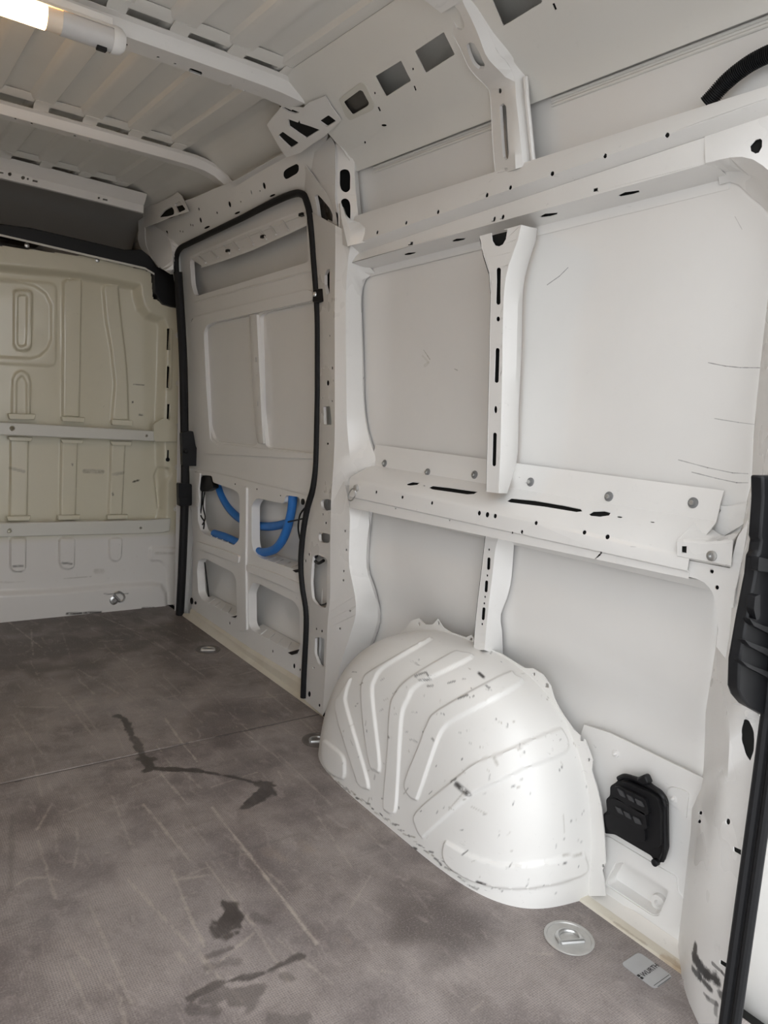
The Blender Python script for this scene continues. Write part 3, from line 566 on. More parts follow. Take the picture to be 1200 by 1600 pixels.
# door corner plate with the triangular window, between seal corner and pillar
TP = loft([L(C4([(420,800),(450,870),(490,980),(530,1130),(560,1330),(566,1500)]), x=lambda z: XW(z)+.012), L(C4([(430,600),(560,780),(680,950),(740,1080),(760,1250),(760,1500)]), x=lambda z: XW(z)-.02)], 16)
tph = [rnd(C4([(548,935),(575,918),(690,1050),(718,1110),(716,1215),(640,1250),(610,1235),(580,1120)]), 3)]
mk('corner_plate', sheet(TP, None, tph, t=.002, hd=.012), pil_m, pillar); backing(TP, tph, gasket_m, pillar, .03, 4)
# ---- D pillar beside the rear opening
dy = .70
g_edge_up = L(C7([(225,1040),(330,1130),(420,1120),(520,1125),(600,1170),(747,1300),(900,1500)]), x=.90)
# lower inner frame around the lower rear panel
d_a = L([(1119, 950), (1121, 980), (1117, 1020), (1103, 1110), (1102, 1135), (1097, 1223), (1081, 1259), (1079, 1299), (1068, 1400), (1060, 1470), (1056, 1530)], x=lambda z: SK(z)-.012)
d_b = L([(1134, 950), (1134, 990), (1128, 1030), (1116, 1110), (1112, 1140), (1104, 1225), (1094, 1270), (1090, 1305), (1078, 1400), (1071, 1470), (1068, 1530)], x=.905)
d_c = L([(1143, 950), (1140, 990), (1133, 1030), (1126, 1100), (1122, 1150), (1117, 1230), (1110, 1290), (1103, 1345), (1091, 1430), (1081, 1500), (1074, 1600)], x=.872)
d_d = L([(1152, 950), (1150, 990), (1146, 1030), (1142, 1100), (1140, 1150), (1136, 1230), (1131, 1290), (1125, 1345), (1113, 1430), (1103, 1500), (1092, 1600)], y=.622)
d_e = L([(1168, 950), (1162, 1000), (1157, 1035), (1162, 1090), (1190, 1132), (1177, 1245), (1168, 1310), (1160, 1368), (1150, 1430), (1141, 1500), (1130, 1600)], y=.565)
DP = loft([d_a, d_b, d_c, d_d, d_e], 34)
hl = [rnd(B5([(780,285),(800,290),(822,340),(822,420),(805,470),(785,440),(768,380),(768,330)]), 4), ell(*B5([(591,690)])[0], 3, 3.4), ell(*B5([(586,727)])[0], 3, 3.4), ell(*B5([(710,728)])[0], 3.6, 5), C2([(528,212),(590,240),(588,284),(530,250)]), C2([(424,1094),(482,1128),(480,1170),(422,1130)]), ell(*C1([(438,1102)])[0], 3, 3.4)]
def on(S, pts, r_, st, c_=DK): q_ = [S.at(*p) for p in pts]; return [(q_[i], q_[i+1], r_, st, c_) for i in range(len(q_)-1)]
dpil_m = paint('scuffed_white_pillar_paint', (.79, .775, .75), .28, .16, .35, marks=on(DP, C2([(235,1010),(228,1080),(262,1140),(320,1205),(395,1255)]), .016, .97)+on(DP, C2([(225,1090),(300,1190)]), .018, .7)+on(DP, C2([(212,1170),(270,1232),(355,1330)]), .010, .9)+on(DP, C2([(425,1370),(470,1395)]), .011, .8)
    +on(DP, C2([(365,1125),(440,1195),(482,1245)]), .004, .7)+on(DP, C2([(330,1400),(400,1440),(388,1520)]), .007, .55)+on(DP, C2([(470,1310),(485,1340)]), .006, .6)+on(DP, C2([(300,1360),(340,1405)]), .003, .5))
dpil = mk('pillar', sheet(DP, None, hl, t=.002), dpil_m, wall); backing(DP, hl, gap_dark_m, dpil, .007, 3)
# upper D pillar with the rounded panel corner
c_top = [(1124, 289), (1139, 284), (1154, 288), (1172, 306), (1202, 336), (1209, 400), (1200, 463), (1195, 507), (1187, 580), (1178, 673), (1174, 750), (1167, 781), (1160, 823), (1149, 840), (1135, 890)]
q_a = L(c_top, x=lambda z: SK(z)-.006)
q_b = L([(1122, 272), (1139, 268), (1161, 269), (1178, 281), (1206, 312), (1222, 380), (1212, 463), (1206, 507), (1198, 580), (1187, 673), (1181, 750), (1174, 785), (1167, 825), (1156, 860), (1143, 950)], x=.912)
q_c = L([(1102, 255), (1135, 247), (1157, 245), (1178, 250), (1215, 285), (1238, 380), (1226, 463), (1217, 507), (1208, 580), (1196, 673), (1188, 750), (1180, 790), (1172, 830), (1162, 870), (1152, 950)], x=.857)
q_d = [np.array([.874, y_, 1.622+(2.06-y_)/1.46*.086+.001]) for y_ in (.87, .81, .77, .72)]+L([(1250, 225), (1275, 380), (1270, 463), (1262, 507), (1248, 580), (1225, 673), (1205, 750), (1192, 790), (1186, 850), (1180, 892), (1168, 950)], x=.862)
q_d = [p if i < 6 else P(*proj(p), y=.60) for i, p in enumerate(q_d)]
QU = loft([q_a, q_b, q_c, q_d], 40); quh = [C7([(597,895),(640,845),(680,832),(698,850),(696,905),(670,952),(640,960),(605,940)])]
mk('pillar_upper', sheet(QU, None, quh, t=.002), pil_m, dpil); backing(QU, quh, gap_dark_m, dpil, .008, 4)
# corner plate joining mid rail and pillar, and the box bracket on it
CPS = wallsurf(lambda y, z: .869, .55, .95, .4, 1.0)
cpo = C1([(60,470),(90,462),(300,500),(500,540),(560,300),(625,200),(645,170),(620,350),(600,450),(570,600),(545,700),(525,850),(510,1000),(500,1110),(470,1250),(395,1150),(410,1020),(402,960),(396,850),(385,790),(370,740),(340,690),(300,650),(250,625),(200,611),(130,600),(60,590)])
mk('rail_corner', sheet(CPS, cpo, [ell(*C1([(360,564)])[0], 3.2, 3.6), ell(*C1([(401,690)])[0], 3.2, 3.6)], t=.003), pil_m, mid_rail)
mk('hole_backing', sheet(wallsurf(lambda y, z: .885, .55, .95, .4, 1.0), C1([(200,530),(450,570),(470,800),(390,740),(320,660)]), t=.002), gap_dark_m, mid_rail)  # added near-black sheet, painted shade behind the corner holes
eb = loft([L(C1([(255,155),(330,210),(450,292),(590,240)]), x=.947), L(C1([(95,312),(200,320),(320,332),(525,318)]), x=.862), L(C1([(86,330),(200,340),(320,352),(524,340)]), x=.857), L(C1([(90,442),(200,462),(320,484),(512,518)]), x=.857), L(C1([(92,456),(200,478),(320,500),(514,532)]), x=.868)], 10, False)
eb_o = mk('rail_end_bracket', sheet(eb, None, [C1([(125,367),(165,367),(163,422),(124,420)])], t=.002), pil_m, mid_rail)
mk('hole_backing', sheet(wallsurf(lambda y, z: .866, .55, .95, .4, 1.0), C1([(112,350),(180,350),(180,436),(112,434)]), t=.002), gap_dark_m, eb_o)  # painted shade: dark sheet added behind the bracket opening
FT = wallsurf(lambda y, z: SK(z)-.010, .6, .95, .8, 1.2)
mk('flange_tab', sheet(FT, rnd(C1([(270,150),(320,40),(480,55),(640,20),(640,150),(600,200),(450,290),(300,190)]), 4), [stad(*C1([(395,82),(420,88)])[0], *C1([(395,82),(420,88)])[1], 5)], t=.006), pil_m, wall)
mk('threaded_boss', lathe([(.010, 0), (.010, .003), (.006, .004), (.0045, .004), (.004, -.004)], eb.at(*C1([(365, 442)])[0])+np.array([-.001, 0, 0]), (-1, 0, 0), 18), steel_m, eb_o)
# ---- lower rear inner panel with the air vent recess and the low pocket
LQ = wallsurf(lambda y, z: .989, .70, 1.06, .0, .46)
hl = [rnd(C3([(178,1140),(270,975),(330,965),(760,1235),(755,1290),(680,1465),(620,1472),(185,1180)]), 9)]
lq = mk('quarter_panel', sheet(LQ, B5([(90,310),(200,345),(560,520),(650,560),(640,700),(600,1050),(560,1240),(580,1440),(300,1290),(-40,1050),(-10,600)]), hl, t=.003, hd=.045), paint_m, wall)
pc = LQ.at(*C3([(480, 1230)])[0])
mk('pocket_back', box(1.024, 1.03, pc[1]-.12, pc[1]+.12, pc[2]-.09, pc[2]+.09), paint_m, lq)
c = P(*C3([(668, 1360)])[0], x=1.015); mk('boss', lathe([(.020, 0), (.018, .012), (.008, .013), (.007, .004)], c+np.array([.01, 0, 0]), (-1, 0, 0), 22), paint_m, lq)
for p_, r_ in ((C3([(825, 355)])[0], .010), (B5([(228, 434)])[0], .009)):
    c = LQ.at(*p_); mk('stud', lathe([(r_, 0), (r_*.9, .004), (r_*.45, .005), (r_*.4, .010), (.001, .011)], c, (-1, 0, 0), 18), paint_m, lq)
S_ = wallsurf(lambda y, z: .985, .70, 1.06, .0, .46)
mk('step_plate', sheet(S_, rnd(C3([(160,720),(200,728),(640,995),(845,1110),(850,1255),(915,1310),(880,1560),(860,1600),(700,1560),(60,1250),(140,1100)]), 6), [rnd(C3([(160,1150),(255,960),(330,950),(775,1228),(770,1300),(690,1480),(615,1488),(165,1195)]), 10)], t=.006), paint_m, lq)
mk('emboss', sheet(S_, rnd(C3([(745,290),(790,240),(900,270),(960,300),(935,560),(915,500),(870,460),(790,410),(750,360)]), 9), t=.005), paint_m, lq)
# floor-side sill strip
mk('sill_strip', sheet(loft([[np.array([.926, 1.02, -.005]), np.array([.926, .62, -.005])], [np.array([.931, 1.02, .006]), np.array([.931, .62, .006])], [np.array([.953, 1.02, .009]), np.array([.953, .62, .009])]], 4, False), None, t=.002), sill_m, wall)
mk('wall_foot', sheet(loft([[np.array([.951, 1.02, .008]), np.array([.951, .62, .008])], [np.array([.978, 1.02, .013]), np.array([.978, .62, .013])], [np.array([.988, 1.02, .022]), np.array([.988, .62, .022])]], 4, False), None, t=.002), paint('grimy_wall_foot_paint', (.74, .71, .66), .35, .4, .7), wall)
# ================================================================= ROOF
roof_prof = lerp_tab([(-1.2, 1.90), (-.88, 1.92), (-.82, 2.01), (-.72, 2.062), (-.6, 2.074), (0, 2.088), (.6, 2.074), (.72, 2.062), (.82, 2.01), (.88, 1.92), (1.2, 1.9)])
rib_x = [P(*A1([c])[0], z=2.066)[0] for c in ((80, 490), (305, 555), (520, 620), (712, 685), (895, 745))]
per = float(np.mean(np.diff(rib_x))); rx0 = rib_x[2]
def roof_z(x, y):
    z = roof_prof(x); ph = ((x-rx0)/per+.5) % 1.0-.5; k = sstep(np.abs(ph), .30, .23)*sstep(np.abs(x), .74, .66)
    return z+.014*k
xs = np.concatenate([np.arange(-.90, .90, .0085), [.90]]); ys = np.array([.55, .9, 1.3, 1.7, 2.1, 2.5, 2.9, 3.3, 3.75, 4.6])
X, Y = np.meshgrid(xs, ys, indexing='ij'); Z = roof_z(X, Y)
V = list(zip(X.ravel(), Y.ravel(), Z.ravel())); m = len(ys)
Fc = [(i*m+j, i*m+j+1, (i+1)*m+j+1, (i+1)*m+j) for i in range(len(xs)-1) for j in range(m-1)]
nV = len(V); V2 = V+[(a, b, c+.02) for a, b, c in V]
ceiling = mk('ceiling', (V2, Fc+[tuple(q+nV for q in f_[::-1]) for f_ in Fc]), roof_m, kind='structure', smooth=40, label='pale ribbed van roof carried on cross bows')
def bow(y0, y1, zb, ht, path, holes, name='roof_bow', y0b=None, y1b=None):
    """hat-shaped roof bow: path (x, z drop) from left to right, y may drift slightly"""
    def e(ya, dz): return [np.array([x, ya, zb-d+dz]) for x, d in path]
    S = loft([e(y1+.004, ht), e(y1, .004), e(y1-.004, 0), e(y0+.006, 0), e(y0, .008), e(y0-.004, ht-.006), e(y0-.018, ht)], 40)
    o = mk(name, sheet(S, None, holes, t=.002), paint_m, ceiling)
    if holes: backing(S, holes, gap_dark_m, o, .008, 2)
    return o
flat = [(-.86, .14), (-.80, .09), (-.72, .03), (-.6, .004)]
hl = [ell(*A1([c])[0], 2.8, 1.7, 10) for c in ((592,211),)]+[ell(*A1([c])[0], 2.6, 1.4, 10) for c in ((741,269),(820,300),(1079,402),(1171,439))]+[stad(*A1([(895,330),(938,345)])[0], *A1([(895,330),(938,345)])[1], 6.5), ell(*A1([(1142,427)])[0], 3.3, 1.8, 10)]
bow(2.068, 2.155, 2.030, .040, flat+[(-.3, 0), (0, 0), (.3, 0), (.54, .001), (.60, .004), (.665, .010)], hl)
hl = [ell(*A1([c])[0], 2.2, 1.2, 12) for c in ((72,557),(148,579),(350,637),(421,659),(605,714),(665,733),(748,759),(772,766),(792,772),(868,797))]
bow(2.945, 3.005, 2.030, .036, flat+[(-.3, 0), (0, 0), (.3, 0), (.60, .002), (.69, .006), (.75, .018), (.80, .045), (.828, .075), (.838, .12)], hl)
bow(1.335, 1.42, 2.045, .04, flat+[(-.3, 0), (0, 0), (.3, 0), (.5, .004), (.60, .012), (.64, .02)], [])
# front header with a vertical strip of holes
HD = loft([[np.array([x, 3.655, z+.078]) for x, z in ((-.86, 1.93), (-.6, 1.99), (0, 2.0), (.5, 1.99), (.715, 1.983))], [np.array([x, 3.675, z+.055]) for x, z in ((-.86, 1.93), (-.6, 1.99), (0, 2.0), (.5, 1.99), (.715, 1.983))], [np.array([x, 3.70, z+.034]) for x, z in ((-.86, 1.93), (-.6, 1.99), (0, 2.0), (.5, 1.99), (.715, 1.983))], [np.array([x, 3.70, z]) for x, z in ((-.86, 1.93), (-.6, 1.99), (0, 2.0), (.5, 1.99), (.715, 1.983))], [np.array([x, 3.715, z-.002]) for x, z in ((-.86, 1.93), (-.6, 1.99), (0, 2.0), (.5, 1.99), (.715, 1.983))]], 24)
hl = [ell(*C6([c])[0], 3, 3) for c in ((57,158),(135,179))]+[ell(*C6([c])[0], 1.7, 1.7) for c in ((163,186),(579,297))]+[C6([(0,145),(20,148),(20,155),(0,153)]), C6([(192,190),(221,197),(219,207),(190,201)]), C6([(603,300),(630,306),(629,315),(602,310)])]
mk('roof_header', sheet(HD, None, hl, t=.002), paint_m, ceiling)
# cab overhead behind the header: sloping grey lining, dark storage edge
cab_m = paint('grey_cab_lining', (.42, .40, .37), .6, .1)
mk('cab_lining', sheet(loft([[np.array([x, 3.80, 2.05]) for x in (-.9, 0, .84)], [np.array([x, 4.20, 1.98]) for x in (-.9, 0, .84)], [np.array([x, 4.34, 1.86]) for x in (-.9, 0, .84)], [np.array([x, 4.36, 1.60]) for x in (-.9, 0, .84)]], 6), None, t=.004), cab_m, ceiling)
mk('cab_light_blocker', join(box(-1.0, 1.0, 4.58, 4.62, -.3, 2.12), box(-1.0, 1.0, 3.86, 4.6, -.08, -.05)), cab_m, ceiling)  # unseen wall and floor added to block outside light from the cab
mk('storage_edge', box(-.9, .36, 4.18, 4.3, 1.83, 1.88), black_m, ceiling, bevel=.01)
# pads where the roof beads meet the bows: lips over the beads, filled seats between them
for yb, zt in ((2.945, 2.066), (2.068, 2.070), (3.655, 2.07)):
    for k in range(-2, 4):
        x = rx0+k*per; zz = float(roof_prof(x))
        if -.45 < x < .62: mk('bead_lip', sheet(loft([[np.array([x-.050, yb-.075, zz+.010]), np.array([x+.050, yb-.075, zz+.010])], [np.array([x-.056, yb-.055, zz-.001]), np.array([x+.056, yb-.055, zz-.001])], [np.array([x-.056, yb-.035, zz-.003]), np.array([x+.056, yb-.035, zz-.003])]], 3, False), None, t=.002), roof_m, ceiling)
        x += per/2; zz = float(roof_prof(x)); h_ = per/2-.056
        if -.45 < x < .62: mk('bead_seat', sheet(loft([[np.array([x-h_, yb-.060, zz-.002]), np.array([x+h_, yb-.060, zz-.002])], [np.array([x-h_, yb-.03, zz-.006]), np.array([x+h_, yb-.03, zz-.006])], [np.array([x-h_, yb-.012, zt-.002]), np.array([x+h_, yb-.012, zt-.002])]], 3, False), None, t=.002), roof_m, ceiling)
# ---- rail above the sliding door, with gussets
ct0 = L([(232, 300), (262, 318), (295, 312), (330, 297), (369, 281), (400, 263), (443, 240), (500, 212), (512, 206)], x=.77)
ct = L([(232, 336), (262, 338), (295, 330), (330, 312), (369, 291), (400, 272), (443, 248), (500, 219), (512, 212)], x=.795)
ct2 = L([(238, 372), (265, 374), (300, 356), (335, 338), (372, 321), (405, 303), (443, 285), (470, 274), (500, 262)], x=lambda z: XW(z)-.01)
ct3 = L([(262, 394), (278, 388), (305, 371), (340, 355), (376, 337), (410, 318), (440, 303), (462, 296), (482, 300)], x=lambda z: XW(z)+.012)
CT = loft([ct0, ct, ct2, ct3], 30)
hl = [rnd(C4([(255,710),(290,680),(380,635),(400,650),(402,695),(385,725),(300,775),(275,782),(255,755)]), 4)]
for x, y, a, b in C4([(78,842,9,24),(36,888,3,6)])+[]: hl.append(ell(x, y, a/6, b/6, -12))
for x, y, a, b in A6([(628,38,8,20),(604,67,3,5),(555,75,3,14),(432,143,7,18),(495,128,3,6),(360,191,4,8),(267,233,6,16),(257,170,4,9),(210,260,3,8),(222,262,3,8),(76,308,8,17),(150,296,3,6),(166,298,3,6)]): hl.append(ell(x, y, a/3.636, b/3.636, -12))
for c in A6([(675,93),(475,192),(303,274)]): hl.append(ell(c[0], c[1], 5, 1.6, -24))
cant = mk('door_top_rail', sheet(CT, None, hl, t=.002), paint_m, wall); backing(CT, hl, gap_dark_m, cant, .010, 2.5)
# near-black backing paints shade behind the cut-outs: open triangular gussets of the bows
def gus(pts, x, holes, t=.003):
    c = [P(*p, x=x) for p in pts]; S = wallsurf(lambda y, z: x+.0*y, min(q[1] for q in c)-.05, max(q[1] for q in c)+.05, min(q[2] for q in c)-.05, max(q[2] for q in c)+.05)
    mk('gusset', sheet(S, pts, holes, t=t, hd=.008), paint_m, cant); backing(S, holes, gap_dark_m, cant, .012, 3)
gus(C6([(845,345),(920,330),(1010,285),(1040,262),(1065,285),(1105,378),(1000,410),(930,440),(845,470)]), .765, [rnd(C6([(925,412),(960,370),(1005,345),(1020,370),(1020,395),(985,405)]), 3), rnd(C6([(1020,335),(1052,315),(1088,365),(1045,385)]), 2)])
# bow end gusset with four cut-outs
cvx = lerp_tab([(1.84, .875), (1.885, .853), (1.905, .842), (1.922, .822), (1.94, .79), (1.982, .72), (2.025, .66), (2.05, .62), (2.1, .55)])
GB = lambda d: Surf(lambda y, z: np.array([cvx(z)+d, y, z]), 1.9, 2.5, 1.85, 2.09, bv=[1.885, 1.905, 1.922, 1.94, 1.982, 2.025, 2.05])
hl = [rnd(C4([(240,110),(290,105),(410,155),(365,168),(300,150)]), 2), rnd(C4([(298,215),(395,250),(405,225),(415,255),(510,285),(598,318),(470,398),(310,290)]), 1), rnd(C4([(205,375),(250,335),(402,440),(325,490)]), 2), rnd(C4([(593,238),(680,180),(752,235),(665,290)]), 2)]
mk('bow_end_gusset', sheet(GB(-.014), C4([(100,270),(215,130),(240,90),(440,110),(500,60),(650,0),(700,90),(800,225),(760,270),(690,330),(640,380),(560,430),(420,530),(285,575),(240,520)]), hl, t=.002, hd=.007, step=8), paint_m, cant)
for e in (C4([(220,95),(430,140),(440,180),(280,165)]), C4([(270,190),(620,310),(480,425),(285,320)]), C4([(180,370),(250,315),(430,440),(325,515)]), C4([(570,235),(680,160),(780,235),(665,310)])): mk('hole_backing', sheet(GB(-.004), e, t=.001, step=8), gap_dark_m, cant)  # near-black sheets added behind the cut-outs as painted cavity shade
# ---- front pillar of the sliding door with the funnel-shaped seal corner
FP = loft([L(C6([(838,345),(848,480),(852,560),(880,630),(935,700),(1000,742)]), x=.80), L(C6([(925,430),(960,500),(1000,560),(1010,640),(1015,690),(1018,745)]), x=lambda z: XW(z)-.02), L(C6([(1000,405),(1010,500),(1050,580),(1045,660),(1030,700),(1022,745)]), x=lambda z: XW(z)+.012)], 16)
mk('front_pillar', sheet(FP, None, t=.002), paint_m, wall)
mk('front_pillar_edge', sheet(loft([L(C6([(800,392),(812,450),(808,540),(830,600),(880,640),(930,705)]), x=.79), L(C6([(836,345),(850,480),(852,560),(882,628),(938,698)]), x=.798)], 12), None, t=.002), paint_m, wall)
# ================================================================= BULKHEAD
def polysd(px, py, poly):
    """signed distance to a polygon, positive inside"""
    p = np.array(poly, float)[:, :2]; q = np.roll(p, -1, 0); d = np.full(px.shape, 1e9)
    for a, b in zip(p, q):
        e = b-a; t = np.clip(((px-a[0])*e[0]+(py-a[1])*e[1])/(e@e+1e-9), 0, 1); d = np.minimum(d, np.hypot(px-a[0]-e[0]*t, py-a[1]-e[1]*t))
    ins = inpoly(np.stack([px.ravel(), py.ravel()], 1), [tuple(v) for v in p]).reshape(px.shape)
    return np.where(ins, d, -d)
def raise_(sd, w_): return sstep(sd, -w_, w_)
bx = np.concatenate([np.arange(-.93, -.02, .03), np.arange(-.02, .985, .0042)]); bz = np.concatenate([np.arange(0.0, 1.80, .0052), [1.80]])
X, Z = np.meshgrid(bx, bz, indexing='ij'); pq = proj(np.stack([X, np.full_like(X, YF), Z], -1)); PX, PY = pq[..., 0], pq[..., 1]
H = np.zeros_like(X)
# big recessed field bounded by the top flange and the right-hand flange with its swept corner
field = A4([(-1600,40),(-400,50),(0,72),(420,110),(530,125),(740,165),(865,190),(870,250),(890,320),(930,370),(1015,400),(1030,440),(1020,800),(1010,1040)])+A5([(1010,0),(1015,200),(1030,300),(1025,510),(1000,560),(0,575),(-1600,575)])
H -= .055*raise_(polysd(PX, PY, field), 6.0)
# rear swage along the bottom
low = A5([(-1600,1000),(0,985),(400,968),(740,935),(950,925),(1000,935),(1030,980),(1045,1200),(-1600,1250)])
H += .026*raise_(polysd(PX, PY, low), 4.5)
for sgn, poly, h, w_ in [
    (1, rnd(A4([(-500,120),(0,135),(370,165),(365,690),(0,670),(-500,660)]), 12), .006, 2.0), (-1, A4([(-500,160),(0,150),(150,160),(230,180),(300,230),(335,300),(335,520),(310,580),(260,625),(200,640),(0,630),(-500,620)]), .007, 2.2),
    (1, rnd(A4([(98,215),(125,208),(190,208),(215,225),(210,560),(190,590),(120,590),(98,560)]), 8), .012, 1.8), (-1, rnd(A4([(124,240),(180,240),(175,560),(124,560)]), 4), .010, 1.2),
    (1, rnd(A4([(85,1000),(90,770),(110,730),(150,715),(190,740),(205,790),(200,1000)]), 4), .010, 1.8), (-1, rnd(A4([(115,1000),(118,780),(150,745),(178,790),(178,1000)]), 4), .008, 1.2),
    (1, A4([(410,160),(432,140),(520,140),(525,160),(510,1010),(405,1010)]), .012, 2.0), (1, A4([(662,200),(672,175),(755,180),(765,300),(780,450),(800,600),(815,800),(820,1030),(715,1030),(735,800),(715,600),(680,400)]), .012, 2.0),
    (1, A5([(78,30),(190,30),(180,520),(72,520)]), .012, 1.6), (1, A5([(398,40),(500,40),(485,520),(390,520)]), .012, 1.6), (1, A5([(712,50),(800,50),(778,510),(695,510)]), .012, 1.6),
    (1, rnd(A5([(62,640),(162,640),(158,840),(130,852),(80,850),(62,820)]), 6), .010, 1.4), (1, rnd(A5([(368,640),(468,640),(462,825),(430,836),(388,832),(370,800)]), 6), .010, 1.4), (1, rnd(A5([(680,640),(762,640),(755,765),(735,785),(700,785),(682,760)]), 6), .010, 1.4),
    (1, rnd(A4([(1032,455),(1078,455),(1072,835),(1028,835)]), 5), .005, 1.2), (-1, A4([(1046,458),(1059,458),(1056,586),(1045,586)]), .03, .6), (-1, A4([(1044,692),(1056,692),(1053,822),(1041,822)]), .03, .6), (-1, A4([(1047,928),(1058,928),(1056,1020),(1046,1020)]), .03, .6),
    (-1, rnd(A5([(985,260),(1010,200),(1060,210),(1070,250),(1035,300),(1020,470),(1010,470)]), 3), .012, 2.5), (1, rnd(A5([(935,785),(1000,780),(1045,830),(1050,1080),(1110,1080),(1110,700),(935,700)]), 6), .008, 2.0)]:
    H += sgn*h*1.35*raise_(polysd(PX, PY, poly), w_)
for y_ in (1000,): pass
V = np.stack([X, YF-H, Z], -1).reshape(-1, 3); m = len(bz)
keepz = (PY > np.interp(PX, [-2000, 0, 150, 235, 240, 262, 275], [200, 383, 402, 424, 470, 478, 490]))
top_curve = np.interp(PX, [-2000, 0, 150, 236, 240, 262, 275], [140, 383, 402, 424, 466, 474, 480]); ok = (PY >= top_curve)
for e in (A4([(1046,458),(1060,458),(1057,586),(1044,586)]), A4([(1043,692),(1057,692),(1054,822),(1040,822)]), A4([(1046,928),(1059,928),(1057,1020),(1045,1020)])): ok &= polysd(PX, PY, e) < .4
bmk = np.zeros(X.shape+(4,)); bmk[..., 3] = 1
for pts, r_, st_, ch in ((A5([(545,232),(660,236)]), 3.2, .75, 1), (A5([(75,212),(160,232)]), 2.5, .6, 1), (A5([(722,250),(790,240)]), 2.5, .6, 1), (A5([(852,300),(890,288)]), 1.3, .9, 0), (A5([(718,368),(720,380)]), 1.2, .8, 0), (A5([(462,180),(466,192)]), 1, .8, 0), (A5([(400,895),(570,884)]), .9, .5, 1), (A5([(640,985),(790,982)]), .8, .7, 0), (A5([(600,850),(640,850)]), 4, .3, 1), (A5([(970,735),(1080,735)]), 2, .35, 1), (A5([(410,1108),(620,1098)]), 1.8, .9, 0), (A5([(880,1075),(950,1070)]), 1.6, .9, 0), (A4([(855,805),(920,808)]), .8, .7, 0), (A4([(848,915),(852,916)]), 1.2, .9, 0), (A4([(890,995),(915,997)]), 1, .8, 0), (A5([(80,815),(140,815)]), 1.6, .6, 0), (A5([(385,795),(445,800)]), 1.6, .6, 0), (A5([(0,920),(150,915)]), 1, .3, 1)):
    for a_, b_ in zip(pts[:-1], pts[1:]): bmk[..., ch] = np.maximum(bmk[..., ch], st_*sstep(segd(PX, PY, np.array(a_), np.array(b_)), r_*1.3, r_*.6))
I = np.arange(V.shape[0]).reshape(X.shape); Q = np.stack([I[:-1, :-1], I[1:, :-1], I[1:, 1:], I[:-1, 1:]], -1).reshape(-1, 4); okf = ok.ravel(); Q = Q[okf[Q].all(1)]
us = np.unique(Q); mp_ = -np.ones(len(V), int); mp_[us] = range(len(us))
bulk = mk('wall_front', (V[us], mp_[Q]), bulk_m, kind='structure', smooth=50, label='cream pressed-steel bulkhead with two pale cross rails'); setmarks(bulk, bmk.reshape(-1, 4)[us])
mk('added_back_plate', box(-1.0, 1.0, YF+.075, YF+.085, -.06, 1.72), gap_dark_m, bulk)  # added plate blocks light from the cab and paints the flange slots dark
def ybox(pts_px, y0, y1, mat, name, parent, bevel=.002, rad=0):
    S = yplane(y0, -1, 1.0, 0, 2.0); o = rnd(pts_px, rad) if rad else pts_px
    return mk(name, sheet(S, o, t=(y1-y0)), mat, parent, bevel=bevel)
# two pale rails across the bulkhead
S = yplane(YF-.020, -1, 1, 0, 2)
for e, holes in ((A4([(-1800,980),(0,1038),(980,1095),(1110,1100),(1105,1160),(960,1158),(0,1118),(-1800,1060)]), [ell(*A4([(77,1077)])[0], 3.6, 3.6), ell(*A4([(917,1124)])[0], 1.6, 1.6)]),
                 (A5([(-1800,560),(0,550),(920,532),(1070,520),(1060,600),(1000,612),(0,637),(-1800,650)]), [ell(*A5([(60,598)])[0], 3.2, 3.2), ell(*A5([(879,580)])[0], 1.6, 1.6)])):
    r1 = mk('cross_rail', sheet(S, e, holes, t=.030), rail_m, bulk, bevel=.004)
    n_ = len(e)//2
pad = lambda c: mk('bead_pad', sheet(yplane(YF+.014, -1, 1, 0, 2), c, t=.02), bulk_m, bulk, bevel=.003)
for c in (A4([(50,985),(225,990),(218,1022),(60,1020)]), A4([(385,1003),(532,1010),(528,1040),(390,1032)]), A4([(700,1022),(832,1030),(832,1062),(700,1055)]), A5([(55,10),(205,14),(198,38),(60,34)]), A5([(380,25),(522,32),(518,52),(390,48)]), A5([(690,38),(828,42),(822,66),(700,62)]),
          A5([(42,508),(195,505),(185,532),(50,536)]), A5([(362,502),(505,500),(500,526),(362,530)]), A5([(672,500),(803,498),(800,522),(672,526)]), A5([(45,640),(190,635),(180,662),(55,664)]), A5([(358,632),(498,628),(490,655),(362,658)]), A5([(660,628),(790,624),(782,648),(665,650)])): pad(c)
br1 = mk('rail_bracket', sheet(yplane(YF-.025, -1, 1, 0, 2), rnd(A4([(960,1050),(1030,1010),(1110,1060),(1105,1160),(965,1160)]), 3), t=.03), bulk_m, bulk, bevel=.004)
for c, m_ in ((A4([(1112,497)])[0], 0), (A4([(1117,797)])[0], 0), (A4([(1117,1064)])[0], 1), (A5([(1110,200)])[0], 0), (A5([(1101,458)])[0], 0), (A5([(1098,572)])[0], 2)):
    p = P(*c, y=YF-.004)
    if m_ == 2: continue
    w_ = mk('washer', lathe([(.016, 0), (.016, .003), (.011, .005)], p, (0, -1, 0), 18), rail_m if not m_ else steel_m, bulk)
    mk('bolt', lathe([(.0085, 0), (.0085, .004), (.006, .005), (.003, .003)], p+np.array([0, -.004, 0]), (0, -1, 0), 6), steel_m if not m_ else black_m, w_, smooth=20)
for c in (C6([(157, 575)])[0], C6([(570, 662)])[0]):
    p = P(*c, y=YF-.003); mk('bolt', lathe([(.011, 0), (.011, .003), (.006, .006)], p, (0, -1, 0), 12), steel_m, bulk)
k_ = P(*A5([(1048, 152)])[0], y=YF-.004); mk('keyhole', join(lathe([(.011, 0), (.011, .002)], k_, (0, -1, 0), 16), box(k_[0]-.004, k_[0]+.004, k_[1]-.002, k_[1], k_[2], k_[2]+.05)), black_m, bulk)
